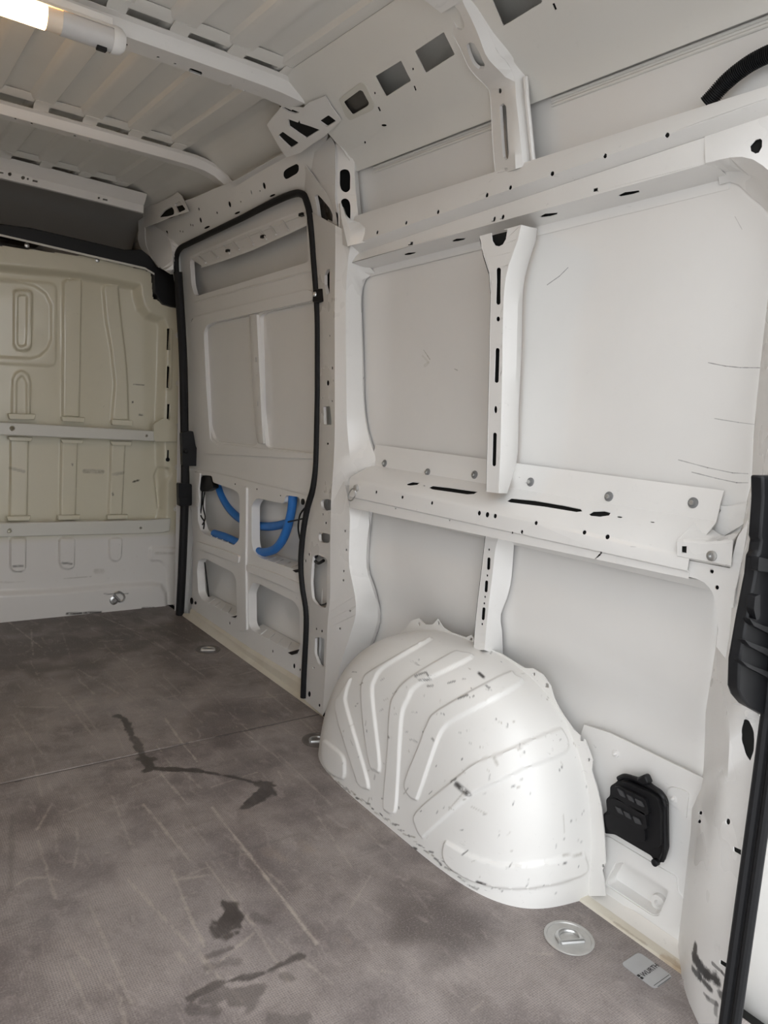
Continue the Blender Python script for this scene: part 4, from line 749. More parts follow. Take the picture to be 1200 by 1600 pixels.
S = yplane(YF-.03, -1, 1, 1.5, 2.0)
trim = mk('header_trim', sheet(S, C6([(-900,260),(0,448),(180,472),(730,600),(830,598),(880,640),(920,700),(1012,742),(1040,770),(1075,900),(1068,945),(1010,935),(960,920),(925,880),(905,845),(902,735),(850,708),(500,628),(0,512),(-900,330)]), t=.05), black_m, bulk, bevel=.004)
mk('trim_lip', sheet(yplane(YF-.036, -1, 1, 1.5, 2.0), C6([(-900,322),(0,508),(500,624),(850,704),(905,738),(905,748),(850,716),(500,636),(0,520),(-900,334)]), t=.006), rail_m, bulk)
# ================================================================= WHEEL ARCH
AYC, AA, AH, AD, AX = 1.455, .50, .508, .25, .962
nt, ns = 300, 210
mcs = 4.0
_p = np.linspace(0, math.pi/2, 6000); _c = np.concatenate([[0], np.cumsum(np.hypot(np.diff(.40*np.cos(_p)**(2/mcs)), np.diff(AD*np.sin(_p)**(2/mcs))))])
_t = np.linspace(0, math.pi, 6000); _n = 2.05+.65*(.5+.5*np.tanh(-np.cos(_t)*3)); _d = np.concatenate([[0], np.cumsum(np.hypot(np.diff(AA*np.sign(np.cos(_t))*np.abs(np.cos(_t))**(2/_n)), np.diff(AH*np.sin(_t)**(2/_n))))])
TH, PH_ = np.meshgrid(np.interp(np.linspace(0, _d[-1], nt), _d, _t), np.interp(np.linspace(0, _c[-1], ns), _c, _p), indexing='ij')
def spw(c, e): return np.sign(c)*np.abs(c)**e
nside = np.where(np.cos(TH) > 0, 2.0+.1*np.sin(TH), 2.6-.5*np.sin(TH)*0)
blend = .5+.5*np.tanh(-np.cos(TH)*3.0); nside = 2.25*(1-blend)+2.7*blend; AAv = .535*(1-blend)+.475*blend
mcs = 4.0
rho = np.cos(PH_)**(2/mcs); dd = np.sin(PH_)**(2/mcs)
yy = AYC+AAv*rho*spw(np.cos(TH), 2/nside); zz = AH*rho*spw(np.sin(TH), 2/nside)-.008; xx = AX-AD*dd*(1-.10*zz/AH)
yy = yy+.045*dd*rho*blend*np.abs(np.cos(TH))**.5
Pn = np.stack([xx, yy, zz], -1)
gu = np.gradient(Pn, axis=0); gv = np.gradient(Pn, axis=1); nn = np.cross(gu, gv); nn /= np.linalg.norm(nn, axis=-1, keepdims=True)+1e-12
nn[np.sum(nn*(np.array([AX+.1, AYC, 0])-Pn), -1) > 0] *= -1
pq = proj(Pn); PX, PY = pq[..., 0], pq[..., 1]; hh = np.zeros_like(PX)
ribs = [[(62,545),(100,565),(140,600),(150,640),(140,692),(70,645)], [(112,425),(135,355),(158,315),(172,300),(155,360),(160,420),(240,700),(228,728),(205,715),(190,680)],
        [(213,345),(222,300),(255,268),(440,163),(478,150),(310,252),(268,305),(258,370),(287,640),(265,655),(245,630),(220,470)],
        [(560,205),(600,200),(640,222),(440,322),(395,385),(372,450),(360,650),(350,800),(335,826),(308,815),(300,785),(315,600),(325,420),(345,360),(400,300)],
        [(770,285),(810,290),(830,325),(600,450),(540,490),(505,560),(440,750),(425,772),(395,750),(385,700),(440,560),(470,480),(520,420)],
        [(960,505),(1000,510),(1010,585),(850,650),(730,710),(640,755),(470,905),(450,918),(428,880),(430,820),(570,700),(660,630),(760,590)],
        [(540,940),(560,945),(640,990),(760,1025),(900,1020),(1060,985),(1085,1000),(1085,1060),(950,1105),(800,1120),(660,1095),(560,1040),(532,990)]]
vis = np.sum(nn*(CAM-Pn), -1) > 0
for rb in ribs: hh = np.maximum(hh, raise_(polysd(PX, PY, B4(cat(rb, 4, True))), 1.7)*vis)
Pn2 = Pn+nn*(hh*.0065)[..., None]
# small dents and a foot flange on the floor
I = np.arange(nt*ns).reshape(nt, ns); Q = np.stack([I[:-1, :-1], I[:-1, 1:], I[1:, 1:], I[1:, :-1]], -1).reshape(-1, 4)
arch = thing('wheel_arch', (AX-.12, AYC, 0), 'scuffed white pressed-steel wheel arch with fanned ribs beside the air vent', 'wheel arch')
sh = mk('shell', (Pn2.reshape(-1, 3), Q), arch_m, arch, smooth=50)
rg = np.random.default_rng(3); am = np.zeros(PX.shape+(4,)); am[..., 3] = 1
strokes = [([(590,712),(634,750)], 4, .95, 0), ([(430,292),(470,280),(485,305),(440,310)], 1.2, .9, 0), ([(672,280),(688,294)], 2.4, .95, 0), ([(668,1092),(698,1100)], 2.2, .95, 0), ([(595,380),(630,368)], 1.6, .8, 0), ([(565,703),(585,692)], 2, .8, 0), ([(415,962),(425,966)], 2, .9, 0), ([(550,318),(578,310)], 1.2, .7, 0), ([(620,740),(560,810)], 1, .5, 1), ([(640,800),(700,830)], 1, .4, 1), ([(470,330),(490,328)], 1.4, .8, 0), ([(700,335),(712,342)], 1.6, .8, 0), ([(735,610),(745,635)], 2.2, .55, 1), ([(1000,990),(1070,985)], 1.5, .6, 1), ([(1000,830),(1005,900)], 1, .4, 1), ([(830,600),(850,592)], 1.5, .4, 1), ([(320,525),(325,530)], 1.6, .7, 0), ([(495,535),(500,542)], 1.6, .6, 0)]
for _ in range(150):
    x_, y_ = rg.uniform(100, 1120), rg.uniform(180, 1150); l_ = rg.uniform(3, 24); a_ = rg.normal(-.5, .7); strokes.append(([(x_, y_), (x_+l_*math.cos(a_), y_+l_*math.sin(a_))], rg.uniform(.45, .95), rg.uniform(.35, .85), int(rg.random() > .6)))
for t_ in np.linspace(0, 1, 60):
    x_ = 60+t_*600; y_ = 655+t_*470+rg.normal(0, 6); strokes.append(([(x_, y_), (x_+rg.uniform(4, 14), y_+rg.uniform(2, 10))], rg.uniform(.6, 1.5), rg.uniform(.4, .9), int(rg.random() > .5)))
for pts, r_, st_, ch in strokes:
    q_ = [np.array(p) for p in B4(pts)]
    for a_, b_ in zip(q_[:-1], q_[1:]): am[..., ch] = np.maximum(am[..., ch], st_*sstep(segd(PX, PY, a_, b_), r_*1.6, r_*.4)*vis)
setmarks(sh, am.reshape(-1, 4))
FS = wallsurf(lambda y, z: .953, .85, 2.1, .0, .62)
out = B4([(150,330),(330,150),(385,105),(405,75),(435,65),(460,90),(490,90),(510,68),(530,100),(560,120),(620,140),(640,130),(660,155),(685,172),(760,205),(850,260),(880,260),(920,285),(950,330),(965,380),(990,430),(1040,500),(1085,540),(1100,580),(1115,620),(1110,660),(1130,720),(1150,800),(1160,900),(1165,1020),(1152,1050),(1160,1100),(1165,1150),(1100,1150),(1040,1000),(1000,700),(900,450),(700,260),(500,170),(300,260)])
mk('flange', sheet(FS, out, [ell(*B4([c])[0], 2, 3) for c in ((438,88),(513,85),(640,147),(886,284),(1100,618),(1155,1032))]+[rnd(B4([(930,318),(945,322),(943,338),(928,334)]), .5), rnd(B4([(1066,525),(1082,528),(1080,546),(1065,544)]), .5)], t=.003), arch_m, arch)
# ================================================================= SLIDING DOOR
door = mk('door_1', sheet(wallsurf(lambda y, z: SK(z)+.055, 2.25, 3.68, -.03, 1.95, bv=zb), None, t=.004), skin_m, kind='structure')
mk('edge', join(sheet(yplane(3.672, .8, 1.2, -.1, 2.1), uvout=[(.925, -.03), (1.06, -.03), (1.06, 1.95), (.82, 1.95), (.90, 1.5)], t=.003), sheet(yplane(2.262, .8, 1.2, -.1, 2.1), uvout=[(.955, -.03), (1.06, -.03), (1.06, 1.95), (.87, 1.95), (.94, 1.5)], t=.003), box(.92, 1.06, 2.25, 3.68, -.035, -.03), box(.84, 1.06, 2.25, 3.68, 1.93, 1.935)), skin_m, door)
tag(door, 'closed white sliding door between the two black-sealed pillars')
dxf = lambda z: XW(z)+.040
DS = wallsurf(lambda y, z: dxf(z), 2.2, 3.7, .0, 1.95, bv=list(np.linspace(.1, 1.85, 15)))
seal_l = A6([(128,480),(140,640),(155,800),(168,950),(175,1200),(182,1430)])+A7([(120,20),(112,200),(105,480),(98,760),(90,975)])
outl = [(276, 425)]+A6([(118,470),(135,395),(200,352),(400,255),(600,155),(760,80),(825,65),(868,90),(900,180),(925,300),(935,480),(950,640),(955,800),(955,1100),(950,1420),(945,1560)])+[(496, 740), (493, 784), (440, 767), (360, 748), (294, 734), (286, 722), (286, 600), (282, 500)]
hl = [rnd(A6([(206,455),(240,440),(862,200),(868,240),(880,470),(234,668),(215,600)]), 6), rnd(A6([(288,850),(330,818),(560,770),(566,900),(580,1300),(590,1518),(345,1488),(315,1400)]), 8), rnd(A6([(605,775),(640,755),(930,690),(930,1562),(640,1525),(618,1300)]), 6)]
mk('upper_frame', sheet(DS, outl, hl, t=.002, hd=.022), paint_m, door)
for e in (A6([(270,800),(600,740),(600,1540),(300,1510)]), A6([(590,740),(945,670),(945,1590),(620,1545)])): mk('window_panel', sheet(wallsurf(lambda y, z: dxf(z)+.016, 2.2, 3.7, .0, 1.95, bv=list(np.linspace(.1, 1.85, 15))), e, t=.002), skin_m, door)
# swaged border of the frame and crease above the windows
DB = lambda d: wallsurf(lambda y, z: dxf(z)-d, 2.2, 3.7, .0, 1.95, bv=list(np.linspace(.1, 1.85, 15)))
mk('swage', sheet(DB(.008), rnd(A6([(205,800),(240,780),(870,625),(905,640),(905,690),(330,815),(300,830),(285,870),(300,1200),(320,1480),(345,1500),(920,1565),(920,1590),(290,1560),(245,1520),(215,1300)]), 10), t=.008), paint_m, door, bevel=.004)
mk('crease', tube([DS.at(*p)-np.array([.0, 0, 0]) for p in A6([(235,700),(560,610),(905,520)])], .004, 8), paint_m, door)
# slatted ledge in the top recess
ld = loft([L(A6([(205,440),(500,310),(865,165)]), x=lambda z: dxf(z)-.002), L(A6([(225,462),(520,335),(868,205)]), x=lambda z: dxf(z)+.004), L(A6([(270,490),(540,395),(870,245)]), x=lambda z: SK(z)-.02), L(A6([(270,505),(540,412),(872,262)]), x=lambda z: SK(z)-.018)], 12)
led = mk('ledge', sheet(ld, None, t=.002), paint_m, door)
for a, b in zip(A6([(262,440),(330,410),(400,380),(455,357),(535,320),(610,292),(668,268),(735,236)]), A6([(300,478),(370,450),(435,425),(490,405),(570,375),(645,345),(700,320),(770,295)])):
    mk('rib', tube([ld.at(*a)+np.array([-.003, 0, 0]), ld.at(*b)+np.array([-.003, 0, .002])], .004, 6), paint_m, led)
for c in A6([(428, 408), (628, 328), (848, 203)]): p = ld.at(*c); mk('clip', obox(p+np.array([-.003, 0, 0]), (1, 0, 0), (0, 1, 0), (0, 0, 1), .008, .013, .005), black_m, led)
# post between the two window panels
dp = loft([L(A6([(545,770),(548,870),(562,1150),(578,1400),(590,1500)]), x=lambda z: dxf(z)-.0), L(A6([(556,770),(560,870),(574,1150),(588,1400),(598,1500)]), x=lambda z: dxf(z)-.010), L(A6([(585,770),(590,870),(604,1150),(616,1400),(624,1500)]), x=lambda z: dxf(z)-.012), L(A6([(604,770),(612,880),(624,1150),(634,1410),(638,1500)]), x=lambda z: dxf(z)+.004)], 12)
mk('window_post', sheet(dp, None, [rnd(A6([(578,1012),(585,1012),(586,1040),(580,1040)]), .5), rnd(A6([(588,1262),(595,1262),(596,1290),(590,1290)]), .5)], t=.002), paint_m, door)
# lower inner panel with four openings
DL = wallsurf(lambda y, z: XW(z)+.034, 2.2, 3.7, -.02, 1.1, bv=list(np.linspace(.1, 1.0, 8)))
outl = A7([(135,115),(300,150),(560,215),(870,290),(870,600),(850,900),(850,1440),(800,1395),(500,1205),(150,975),(160,560)])
hl = [rnd(A7([(185,180),(215,160),(270,165),(278,205),(395,245),(428,268),(436,310),(434,545,10),(400,580),(235,518),(205,490),(188,430)]), 3), rnd(A7([(507,340),(535,298),(700,332),(710,280),(790,292),(800,335),(905,350),(905,770),(560,655),(520,622),(507,560)]), 5),
      rnd(A7([(182,730),(192,665),(225,655),(395,740),(415,785),(420,985),(400,1002),(215,908),(190,865)]), 5), rnd(A7([(488,860),(515,802),(545,805),(760,912),(792,965),(797,1180),(770,1222),(510,1088),(490,1045)]), 6)]
for x, y, a, b in A7([(408,215,4,5),(538,245,4,5),(678,283,4,5),(376,1043,4,10),(632,1210,4,10),(760,1298,7,16),(795,1320,4,8)]): hl.append(ell(x, y, a/3.81, b/3.81))
lowp = mk('lower_panel', sheet(DL, outl, hl, t=.002, hd=.040, hdn=4), paint_m, door); backing(DL, hl[4:], gap_dark_m, lowp, .006, 1)
# floors of the openings: spot-welded ledges seen inside, and the pressed bands
for pts_f, pts_b in ((A7([(235,515),(400,578)]), A7([(250,495),(425,560)])), (A7([(550,655),(790,735)]), A7([(640,632),(850,700)])), (A7([(215,905),(405,1005)]), A7([(275,878),(430,955)])), (A7([(510,1085),(775,1225)]), A7([(575,1048),(800,1170)]))):
    f3 = L(pts_f, x=lambda z: XW(z)+.034); b3 = L(pts_b, x=lambda z: SK(z)+.05)
    b3 = [q for p, q in zip(b3, b3)]
    S = loft([f3, b3], 6, False); lg = mk('inner_ledge', sheet(S, None, t=.002), paint_m, lowp)
    for t in (.2, .4, .6, .8):
        a = f3[0]+(f3[1]-f3[0])*t; b = b3[0]+(b3[1]-b3[0])*t; mk('weld_rib', tube([a+np.array([.002, 0, .002]), a*.35+b*.65+np.array([0, 0, .003])], .003, 6), paint_m, lg)
bandS = wallsurf(lambda y, z: XW(z)+.024, 2.2, 3.7, -.02, 1.1)
for e in (A7([(175,555),(300,595),(430,640),(425,690),(300,640),(180,600)]), A7([(475,690),(640,745),(820,820),(815,880),(640,800),(475,735)]), A7([(455,225),(475,235),(470,700),(475,1090),(430,1090),(450,700)])):
    mk('band', sheet(bandS, rnd(e, 4), t=.010), paint_m, lowp, bevel=.004)
for e in (A7([(165,140),(200,150),(190,240),(195,310),(185,350),(172,350),(180,260)]),): mk('latch_plate', sheet(wallsurf(lambda y, z: XW(z)+.02, 2.2, 3.7, -.02, 1.1), e, t=.01), paint_m, lowp, bevel=.003)
S = wallsurf(lambda y, z: XW(z)+.045, 2.2, 3.7, -.02, 1.1)
mk('latch', sheet(S, rnd(A7([(205,165),(262,168),(280,235),(240,258),(205,260),(190,215)]), 3), t=.03), black_m, lowp, bevel=.004)
for c, r_ in ((A7([(153,910)])[0], .017), (A7([(176,922)])[0], .008), (A7([(815,320)])[0], .012)): p = DL.at(*c); mk('plug', lathe([(r_, 0), (r_, .004), (r_*.5, .007)], p, (-1, 0, 0), 16), black_m, lowp)
for pts in (A7([(215,250),(210,330),(205,400),(225,440),(218,500)]), A7([(228,262),(218,340),(230,420),(205,470)]), A7([(228,680),(240,780),(252,885)]), A7([(830,350),(795,400),(785,480),(800,560),(815,590)]), A7([(725,440),(780,428),(825,418)])):
    mk('cable', tube(cat([P(*p, x=lambda z: XW(z)+.05) for p in pts], 6), .0035, 8), black_m, door)
for e in (A7([(750,728),(790,720),(790,735),(770,742)]), A7([(722,1218),(782,1200),(770,1225),(745,1232)]), A7([(385,1005),(412,998),(405,1010)])): mk('drain_clip', sheet(wallsurf(lambda y, z: XW(z)+.026, 2.2, 3.7, -.05, 1.1), e, t=.01), black_m, lowp)
# blue strips threaded through the upper openings
bx_ = lambda z: XW(z)+.062
def strip(pts, lab, dx=0.0):
    c = cat([P(*p, x=lambda z: bx_(z)+dx) for p in pts], 8)
    mk('foam_strip', tube(c, .0185, 12, flat=1.0), blue_m, None, lab, 'foam strip', 'blue strips inside the sliding door')
strip(A7([(305,215),(330,285),(370,355),(430,415),(500,450),(560,465),(640,465),(735,445)]), 'blue foam strip slanting from the black latch across both upper openings of the sliding door', .036)
strip(A7([(755,275),(748,350),(735,420),(712,500),(680,565),(635,608),(570,620),(515,600),(470,578),(420,560),(350,528),(285,508)]), 'blue foam strip bent into a U in the upper openings of the sliding door')
# sill under the door
SI = loft([[np.array([.927, 3.62, .001]), np.array([.927, 2.8, .001]), np.array([.927, 2.14, .001])], L(A7([(140,985),(480,1235),(815,1480)]), x=.945), L(A7([(140,968),(480,1208),(815,1420)]), x=.948), L(A7([(150,955),(490,1185),(820,1385)]), x=.962)], 8, False)
mk('trim_1', sheet(SI, None, t=.003), sill_m, kind='structure', label='dirty cream sill strip under the sliding door')
# ---- black rubber seal round the door opening
path = [(283, 958)]+A7([(92,880),(98,700),(105,480),(112,200),(118,20)])+A6([(183,1430),(176,1200),(168,950),(155,800),(140,640),(129,480),(134,425),(155,390),(200,366),(300,318),(400,270),(500,222),(600,170),(700,122),(770,92),(815,80),(842,85),(862,105),(885,180),(900,300),(914,480),(926,640),(934,800),(935,950),(935,1100),(934,1250),(931,1400),(927,1560)])+A7([(890,130),(872,250),(845,340),(822,460),(808,580),(803,700),(813,830),(832,950),(836,1040),(832,1150),(824,1300),(816,1485)])
sp = cat([P(*p, x=lambda z: XW(z)+.004) for p in path], 5); nl = 5*6
seal = thing('door_seal', sp[0], 'black rubber seal running round the sliding door opening', 'rubber seal')
mk('lip', tube(sp, .0125, 12), rubber_m, seal)
# front column: black rubber edge and latch blocks beside the bulkhead
fs = cat([P(*p, x=lambda z: XW(z)-.008) for p in [(278, 425), (281, 470), (286, 560), (288, 660), (289, 760), (285, 880), (281, 960)]], 6)
mk('edge_strip', tube(fs, .021, 10), rubber_m, seal)
S = yplane(3.53, .5, 1.2, 0, 2)
lb = thing('door_catch', P(289, 790, y=3.53), 'black plastic door catch block beside the lower bulkhead bolts', 'door catch')
mk('body', sheet(S, rnd(A5([(1115,300),(1200,305),(1200,440),(1118,445)]), 3), t=.03), black_m, lb, bevel=.004)
mk('ledge', sheet(yplane(3.52, .5, 1.2, 0, 2), rnd(A5([(1120,390),(1198,392),(1198,440),(1124,443)]), 2), t=.016), black_m, lb, bevel=.003)
lb = thing('door_stop', P(298, 720, y=3.53), 'black plastic door stop at the lower front corner of the door window', 'door stop')
mk('body', sheet(yplane(3.53, .5, 1.2, 0, 2), rnd(A6([(160,1440),(225,1430),(240,1520),(268,1560),(268,1630),(165,1630)]), 3), t=.03), black_m, lb, bevel=.004)
mk('bumper', lathe([(.012, 0), (.012, .008), (.008, .012)], P(290, 705, y=3.53), (0, -1, 0), 14), rubber_m, lb)
# striker on the B pillar
c = P(*A6([(955, 662)])[0], x=.88); st = thing('door_striker', c, 'small black door striker bolted to the pillar edge at the seal', 'door striker')
mk('plate', obox(c, (.95, .3, 0), (-.3, .95, 0), (0, 0, 1), .012, .032, .022), black_m, st, bevel=.003); mk('bolt', lathe([(.009, 0), (.009, .006), (.004, .008)], c+np.array([-.015, .02, .004]), (-.8, -.6, 0), 6), steel_m, st, smooth=20)
# ================================================================= LEFT SIDE AND REAR FRAME (outside the frame, they hold the light)
wl = mk('wall_left', sheet(wallsurf(lambda y, z: -SK(z), .50, 4.6, -.05, 1.95, bv=zb), None, t=.004, flip=1), skin_m, kind='structure', label='plain white left-hand side wall of the van')
for y0, x0 in ((2.1, -.86), (1.35, -.88), (3.0, -.88)): mk('post', box(-.96, x0, y0-.05, y0+.05, 0, 1.72), paint_m, wl, bevel=.012)
mk('mid_rail', box(-.95, -.86, .62, 3.7, .82, .92), paint_m, wl, bevel=.01); mk('upper_rail', box(-.92, -.85, .62, 3.7, 1.60, 1.73), paint_m, wl, bevel=.01)
mk('trim_2', join(box(-.97, -.78, .50, .62, -.05, 1.9), box(-.9, .9, .50, .62, 1.88, 2.08)), paint_m, kind='structure', bevel=.02, label='white frame of the open rear doorway')
# ================================================================= REAR RIGHT CORNER
rs = L([(1192, 1128), (1180, 1220), (1160, 1365), (1142, 1495), (1128, 1600), (1112, 1740)], y=.548)
def off(ps, v): return [p+np.array(v) for p in ps]
up_ = L([(1232, 300), (1222, 560), (1212, 800), (1205, 1000), (1197, 1100)], y=.545)
allp = cat(up_+rs, 6)
ws = thing('rear_seal', rs[-2], 'black double-lipped rubber seal along the rear door frame at the right edge', 'rubber seal')
mk('lip', tube(off(allp, (.002, -.004, 0)), .010, 10), rubber_m, ws); mk('lip', tube(off(allp, (-.001, -.024, 0)), .0085, 10), rubber_m, ws); mk('carrier', tube(off(allp, (.008, -.014, 0)), .011, 8), rubber_m, ws)
# rear door standing open behind the seal
rd = thing('rear_door', (.86, .35, -.2), 'white rear door standing open beyond the black seal', 'door')
mk('panel', box(.815, .86, -.55, .46, -.25, 1.85), exter_m, rd, bevel=.015)
# tail lamp cover: black ribbed plastic
tl = thing('lamp_cover', P(1185, 1100, y=.56), 'black ribbed plastic lamp cover on the pillar at the right edge', 'lamp cover')
S = Surf(lambda a, b: np.array([a, .545+.10*max(0, a-.80), b]), .6, 1.1, .4, 1.4)
mk('body', sheet(S, C1([(762,-180),(765,0),(742,300),(752,330),(738,420),(720,450),(705,600),(640,930),(610,1100),(580,1270),(575,1400),(572,1480),(600,1560),(650,1620),(900,1760),(1000,1000),(1000,-180)]), t=.02), black_m, tl, bevel=.004)
S2 = Surf(lambda a, b: np.array([a, .535+.10*max(0, a-.80), b]), .6, 1.1, .4, 1.4)
for e in (C1([(655,930),(690,990),(1000,1150),(1000,1060),(760,985),(700,960)]), C1([(620,1100),(660,1150),(1000,1330),(1000,1240),(720,1140)]), C1([(590,1260),(640,1310),(1000,1500),(1000,1420),(700,1310)]), C1([(700,760),(740,745),(740,930),(710,945),(690,860)]), C1([(730,450),(1000,520),(1000,600),(722,560)])): mk('rib', sheet(S2, rnd(e, 2), t=.012), black_m, tl, bevel=.003)
# ================================================================= SMALL THINGS
# roof lamp along the first bow
def px_on(p, y): return P(*p, y=y)
la, lb_ = P(*A1([(585, 225)])[0], y=2.03), P(*A1([(0, 62)])[0], y=2.03)
zl = 1.992; yl = 2.028; xr = .155; rl = .030
lamp = thing('roof_lamp', (xr-.3, yl, 2.02), 'lit tubular roof lamp with warm light under the roof bow', 'lamp')
def cyl(x0, x1, r_, t0=0, t1=360, n=20, cap=True):
    V, F_ = [], []
    for x in (x0, x1):
        for i in range(n+1): t = math.radians(t0+(t1-t0)*i/n); V.append((x, yl+r_*math.cos(t), zl+r_*math.sin(t)))
    m = n+1; F_ = [(i, i+1, m+i+1, m+i) for i in range(n)]
    if cap: F_ += [tuple(range(m))[::-1], tuple(range(m, 2*m))]
    return V, F_
lampw = plain('white_lamp_plastic', (.80, .79, .77), .35, 0, .03); lampg = plain('pale_grey_lamp_plastic', (.60, .59, .58), .4, 0, .03)
XL = P(*A1([(225, 140)])[0], y=yl-rl)[0]; XM = P(*A1([(298, 160)])[0], y=yl-rl)[0]; XE = P(*A1([(535, 245)])[0], y=yl-rl)[0]
mk('housing', join(cyl(xr-.62, XE, rl*1.04, 10, 150), box(xr-.62, XE, yl-.012, yl+.03, zl+.012, zl+.045)), lampw, lamp)
q = NT('lit_warm_diffuser'); em = q.out(col=rgb((.9, .75, .5)), rough=.4, ecol=rgb((1.0, .58, .22)), estr=12.0)
mk('diffuser', cyl(xr-.60, XL, rl*.97, 150, 372), em, lamp)
qc = NT('clear_lamp_plastic'); clr = qc.out(col=rgb((.85, .72, .58)), rough=.3)
mk('clear_end', cyl(XL, XM, rl*.96, 150, 372), clr, lamp)
mk('cover', cyl(XM, XE, rl*1.0, 150, 372), lampg, lamp)
mk('end_cap', lathe([(rl*1.06, 0), (rl*1.08, .008), (rl*1.0, .022), (rl*.7, .032), (.002, .034)], (XE, yl, zl), (1, 0, 0), 24), lampw, lamp)
sw = P(*A1([(478, 258)])[0], y=yl-.01); mk('switch', box(sw[0]-.012, sw[0]+.012, yl-.012, yl+.004, zl-rl-.006, zl-rl+.004), black_m, lamp, bevel=.002)
# floor lashing points
darkdish_m = plain('grimy_dish', (.16, .14, .13), .5, .3, .3, 30)
labs = ['recessed round lashing point with folded steel ring nearest the air vent', 'recessed round lashing point half hidden in front of the wheel arch', 'recessed round lashing point on the dark floor by the sliding door sill']
for c, lb_ in zip(TIE, labs):
    t = thing('lashing_point', (c[0], c[1], -.012), lb_, 'lashing point', 'floor lashing points')
    mk('dish', lathe([(.0465, .0125), (.0545, .0125), (.0555, .0142), (.0540, .0152), (.0490, .0148), (.0455, .008), (.040, .0035), (.026, .002), (.002, .002)], (c[0], c[1], -.012), (0, 0, 1), 40), dish_m if c is TIE[0] else darkdish_m, t)
    mk('bolt', lathe([(.014, .002), (.014, .009), (.012, .0115), (.0075, .012), (.006, .009), (.001, .009)], (c[0]+.004, c[1]+.006, -.012), (0, 0, 1), 24), steel_m, t)
    a0 = math.radians(-25); ux, uy = np.array([math.cos(a0), math.sin(a0), 0]), np.array([-math.sin(a0), math.cos(a0), 0])
    ring = [np.array(c)+np.array([0, 0, .002])+ux*.027*math.cos(t_)+uy*(.022*math.sin(t_)) for t_ in np.linspace(-.15, math.pi+.15, 16)]
    ring = ring+[ring[-1]+uy*-.012]; ring = [ring[0]+uy*-.012]+ring
    r2 = mk('ring', join(tube(ring, .0055, 10), tube([ring[0], ring[-1]], .0065, 10)), steel_m, t)
# D-ring on the bulkhead foot
c = P(*A5([(712, 1030)])[0], y=YF-.02); t = thing('lashing_ring', c, 'steel lashing ring on a round plate at the foot of the cream bulkhead', 'lashing ring')
mk('plate', lathe([(.024, 0), (.024, .006), (.019, .009), (.012, .010), (.010, .014), (.004, .014)], c, (0, -1, 0), 22), steel_m, t)
rp = [P(*p, y=YF-.036) for p in A5([(712,990),(735,980),(760,985),(776,1008),(772,1028),(755,1040)])]; mk('ring', tube(cat(rp, 5), .0045, 8), steel_m, t); mk('bar', tube([P(*A5([(712, 998)])[0], y=YF-.034), P(*A5([(752, 1040)])[0], y=YF-.034)], .007, 8), steel_m, t)
# small eye on the front end of the mid rail
c = P(*B2([(112, 275)])[0], x=.848); t = thing('rail_eye', c, 'small steel eye bolt with split ring at the front end of the mid rail', 'eye bolt')
mk('bolt', lathe([(.011, 0), (.012, .004), (.010, .010), (.005, .012)], c+np.array([.012, 0, 0]), (-1, 0, 0), 18), dish_m, t)
rp = [P(*p, x=.838) for p in B2(ell(100, 310, 17, 33, 18, 14))]; mk('ring', tube(rp+[rp[0]], .0022, 6), steel_m, t)
# ---- black air vent
S0 = lambda d: wallsurf(lambda y, z: .968-d, .70, 1.06, .05, .45)
vent = thing('air_vent', P(*C3([(560, 900)])[0], x=.96), 'black plastic air outlet vent with stepped flaps behind the wheel arch', 'air vent')
mk('frame', sheet(S0(.006), rnd(C3([(150,690),(140,500),(175,480),(165,360),(205,330),(205,235),(270,195),(300,145),(350,128),(460,160),(525,125),(580,220),(680,285),(725,345),(745,400),(750,840),(710,970),(640,975),(600,905),(420,800),(250,700)]), 4), t=.01), black_m, vent, bevel=.003)
mk('rim', tube(cat([S0(.012).at(*p) for p in C3([(285,165),(350,140),(450,170),(580,235),(680,300),(725,370),(735,500),(735,830),(700,950)])], 5), .006, 8), black_m, vent)
mk('body', sheet(S0(.030), rnd(C3([(215,250),(330,190),(560,290),(660,360),(690,500),(690,820),(560,860),(420,770),(180,640),(170,500),(180,380),(215,330)]), 6), t=.026), black_m, vent, bevel=.006)
steps = [([(215,250),(280,235),(540,360),(580,500),(540,520),(230,330)], .040), ([(170,380),(240,350),(540,500),(560,640),(530,660),(190,500)], .040), ([(150,520),(200,500),(540,660),(540,780),(420,760),(170,640)], .038)]
for e, d in steps: mk('flap_tier', sheet(S0(d), rnd(C3(e), 5), t=.014), black_m, vent, bevel=.005)
for e in ([(270,255),(320,285),(350,350),(300,325)], [(360,315),(410,340),(435,395),(385,370)], [(440,355),(505,385),(530,440),(465,415)], [(250,430),(300,455),(330,515),(280,490)], [(330,475),(380,500),(410,560),(355,530)], [(420,525),(480,555),(505,610),(445,590)]):
    mk('flap', sheet(S0(.043), rnd(C3(e), 1.5), t=.004), grey_m if 0 else plain('dark_grey_rubber', (.045, .045, .047), .5), vent, bevel=.001)
mk('peg', sheet(S0(.022), C3([(450,165),(525,125),(545,145),(575,215),(520,235),(470,200)]), t=.02), black_m, vent, bevel=.004)
c = S0(.02).at(*C3([(655, 962)])[0]); mk('foot', lathe([(.008, 0), (.008, .010), (.004, .012)], c, (-1, 0, 0), 14), black_m, vent)
# ---- corrugated cable conduit over the upper rail
cp = cat([P(*p, x=.868) for p in C7([(235,540),(290,480),(360,400),(440,325),(520,262),(620,195),(747,132),(900,70)])], 14)
cc = resamp(cp, 181); mk('cable_conduit', tube(list(cc), [(.0155, .0155, .0125, .0125)[i % 4] for i in range(181)], 14), black_m, None, 'black corrugated cable conduit rising over the upper rail at top right', 'cable conduit')
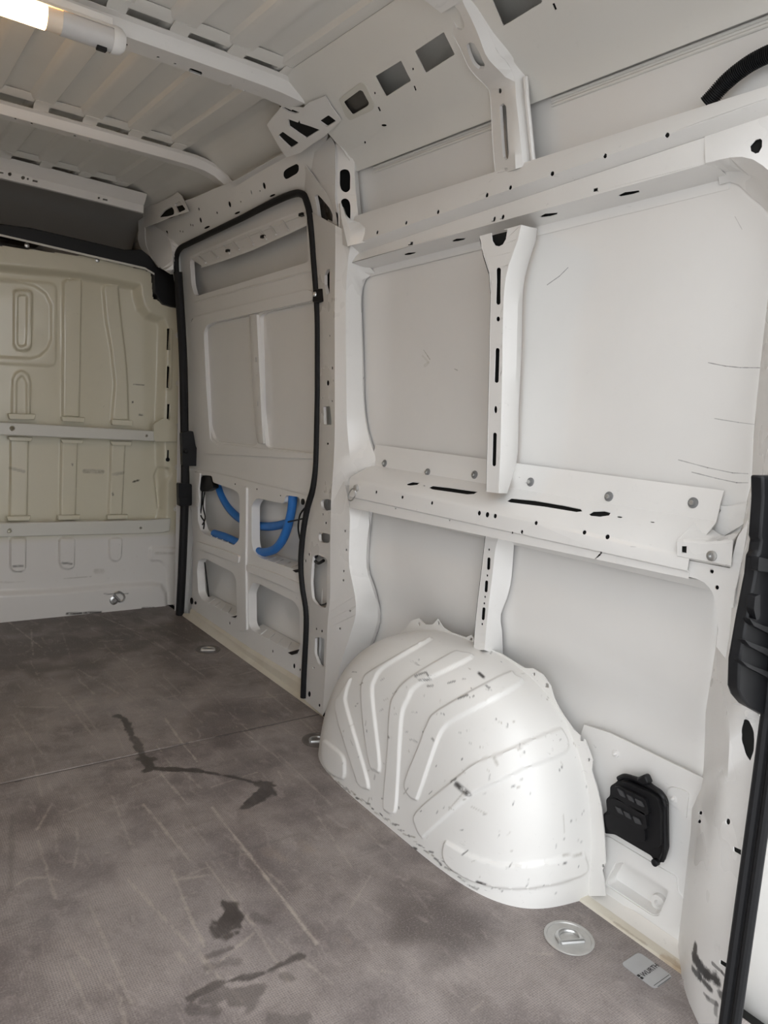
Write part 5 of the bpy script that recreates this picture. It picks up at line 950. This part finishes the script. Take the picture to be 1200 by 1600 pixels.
# ---- sticker on the floor
st_m = plain('grey_silver_sticker', (.43, .43, .43), .35, .2, .06)
ink = plain('black_ink', (.015, .015, .015), .5)
cor = [P(*p, z=0) for p in B8([(918,548),(985,512),(1092,590),(1040,638)])]
c = sum(cor)/4; ax = (cor[2]-cor[1]+cor[3]-cor[0]); Ls = np.linalg.norm(ax)/2; ax /= np.linalg.norm(ax); ay = np.array([-ax[1], ax[0], 0]); Ws = abs((cor[1]-cor[0])@ay)
hx, hy = Ls/2, max(Ws, .05)/2
def floc(u, v, z): return c+ax*u+ay*v+np.array([0, 0, z])
ol = rnd([(-hx, -hy), (hx, -hy), (hx, hy), (-hx, hy)], .012, 6)
stk = mk('floor_sticker', ([floc(u, v, .0004) for u, v in ol]+[floc(u, v, .0010) for u, v in ol], [tuple(range(len(ol), 2*len(ol))), tuple(range(len(ol)))[::-1]]+[(i, (i+1) % len(ol), len(ol)+(i+1) % len(ol), len(ol)+i) for i in range(len(ol))]), st_m, None, 'grey rounded sticker with black WURTH lettering on the floor by the sill', 'sticker', smooth=0)
def text(body, u, v, size, name, ang=0.0):
    cu = bpy.data.curves.new(name, 'FONT'); cu.body = body; cu.size = size; cu.extrude = .0001; cu.align_x = 'CENTER'; cu.align_y = 'CENTER'; cu.offset = size*.012
    o = bpy.data.objects.new(name, cu); dg = None
    col.objects.link(o); bpy.context.view_layer.update(); me = bpy.data.meshes.new_from_object(o.evaluated_get(bpy.context.evaluated_depsgraph_get())); bpy.data.objects.remove(o)
    V = [floc(u+(q.co.x*math.cos(ang)-q.co.y*math.sin(ang)), v+(q.co.x*math.sin(ang)+q.co.y*math.cos(ang)), .0012) for q in me.vertices]; F_ = [tuple(p.vertices) for p in me.polygons]
    return mk(name, (V, F_), ink, stk, smooth=0)
sy = 1 if (cor[1]-cor[0])@ay > 0 else -1
text('WURTH', .004, sy*.006, .0155, 'lettering', sy*math.pi/2)
for du, dv, h_ in ((-.004, -.0290, .0035), (.004, -.0290, .0035), (0, -.0290, .0012)):
    p_ = [floc(.004+du+a*.0028, sy*(dv+b*h_), .0012) for a, b in ((-1, -1), (1, -1), (1, 1), (-1, 1))]; mk('logo_mark', (p_, [(0, 1, 2, 3)]), ink, stk, smooth=0)
for k, (u_, l_) in enumerate(((.034, .028), (.040, .024))):
    p_ = [floc(u_+a*.0006, sy*(.002+b*l_), .0012) for a, b in ((-1, -1), (1, -1), (1, 1), (-1, 1))]; mk('fine_print', (p_, [(0, 1, 2, 3)]), ink, stk, smooth=0)
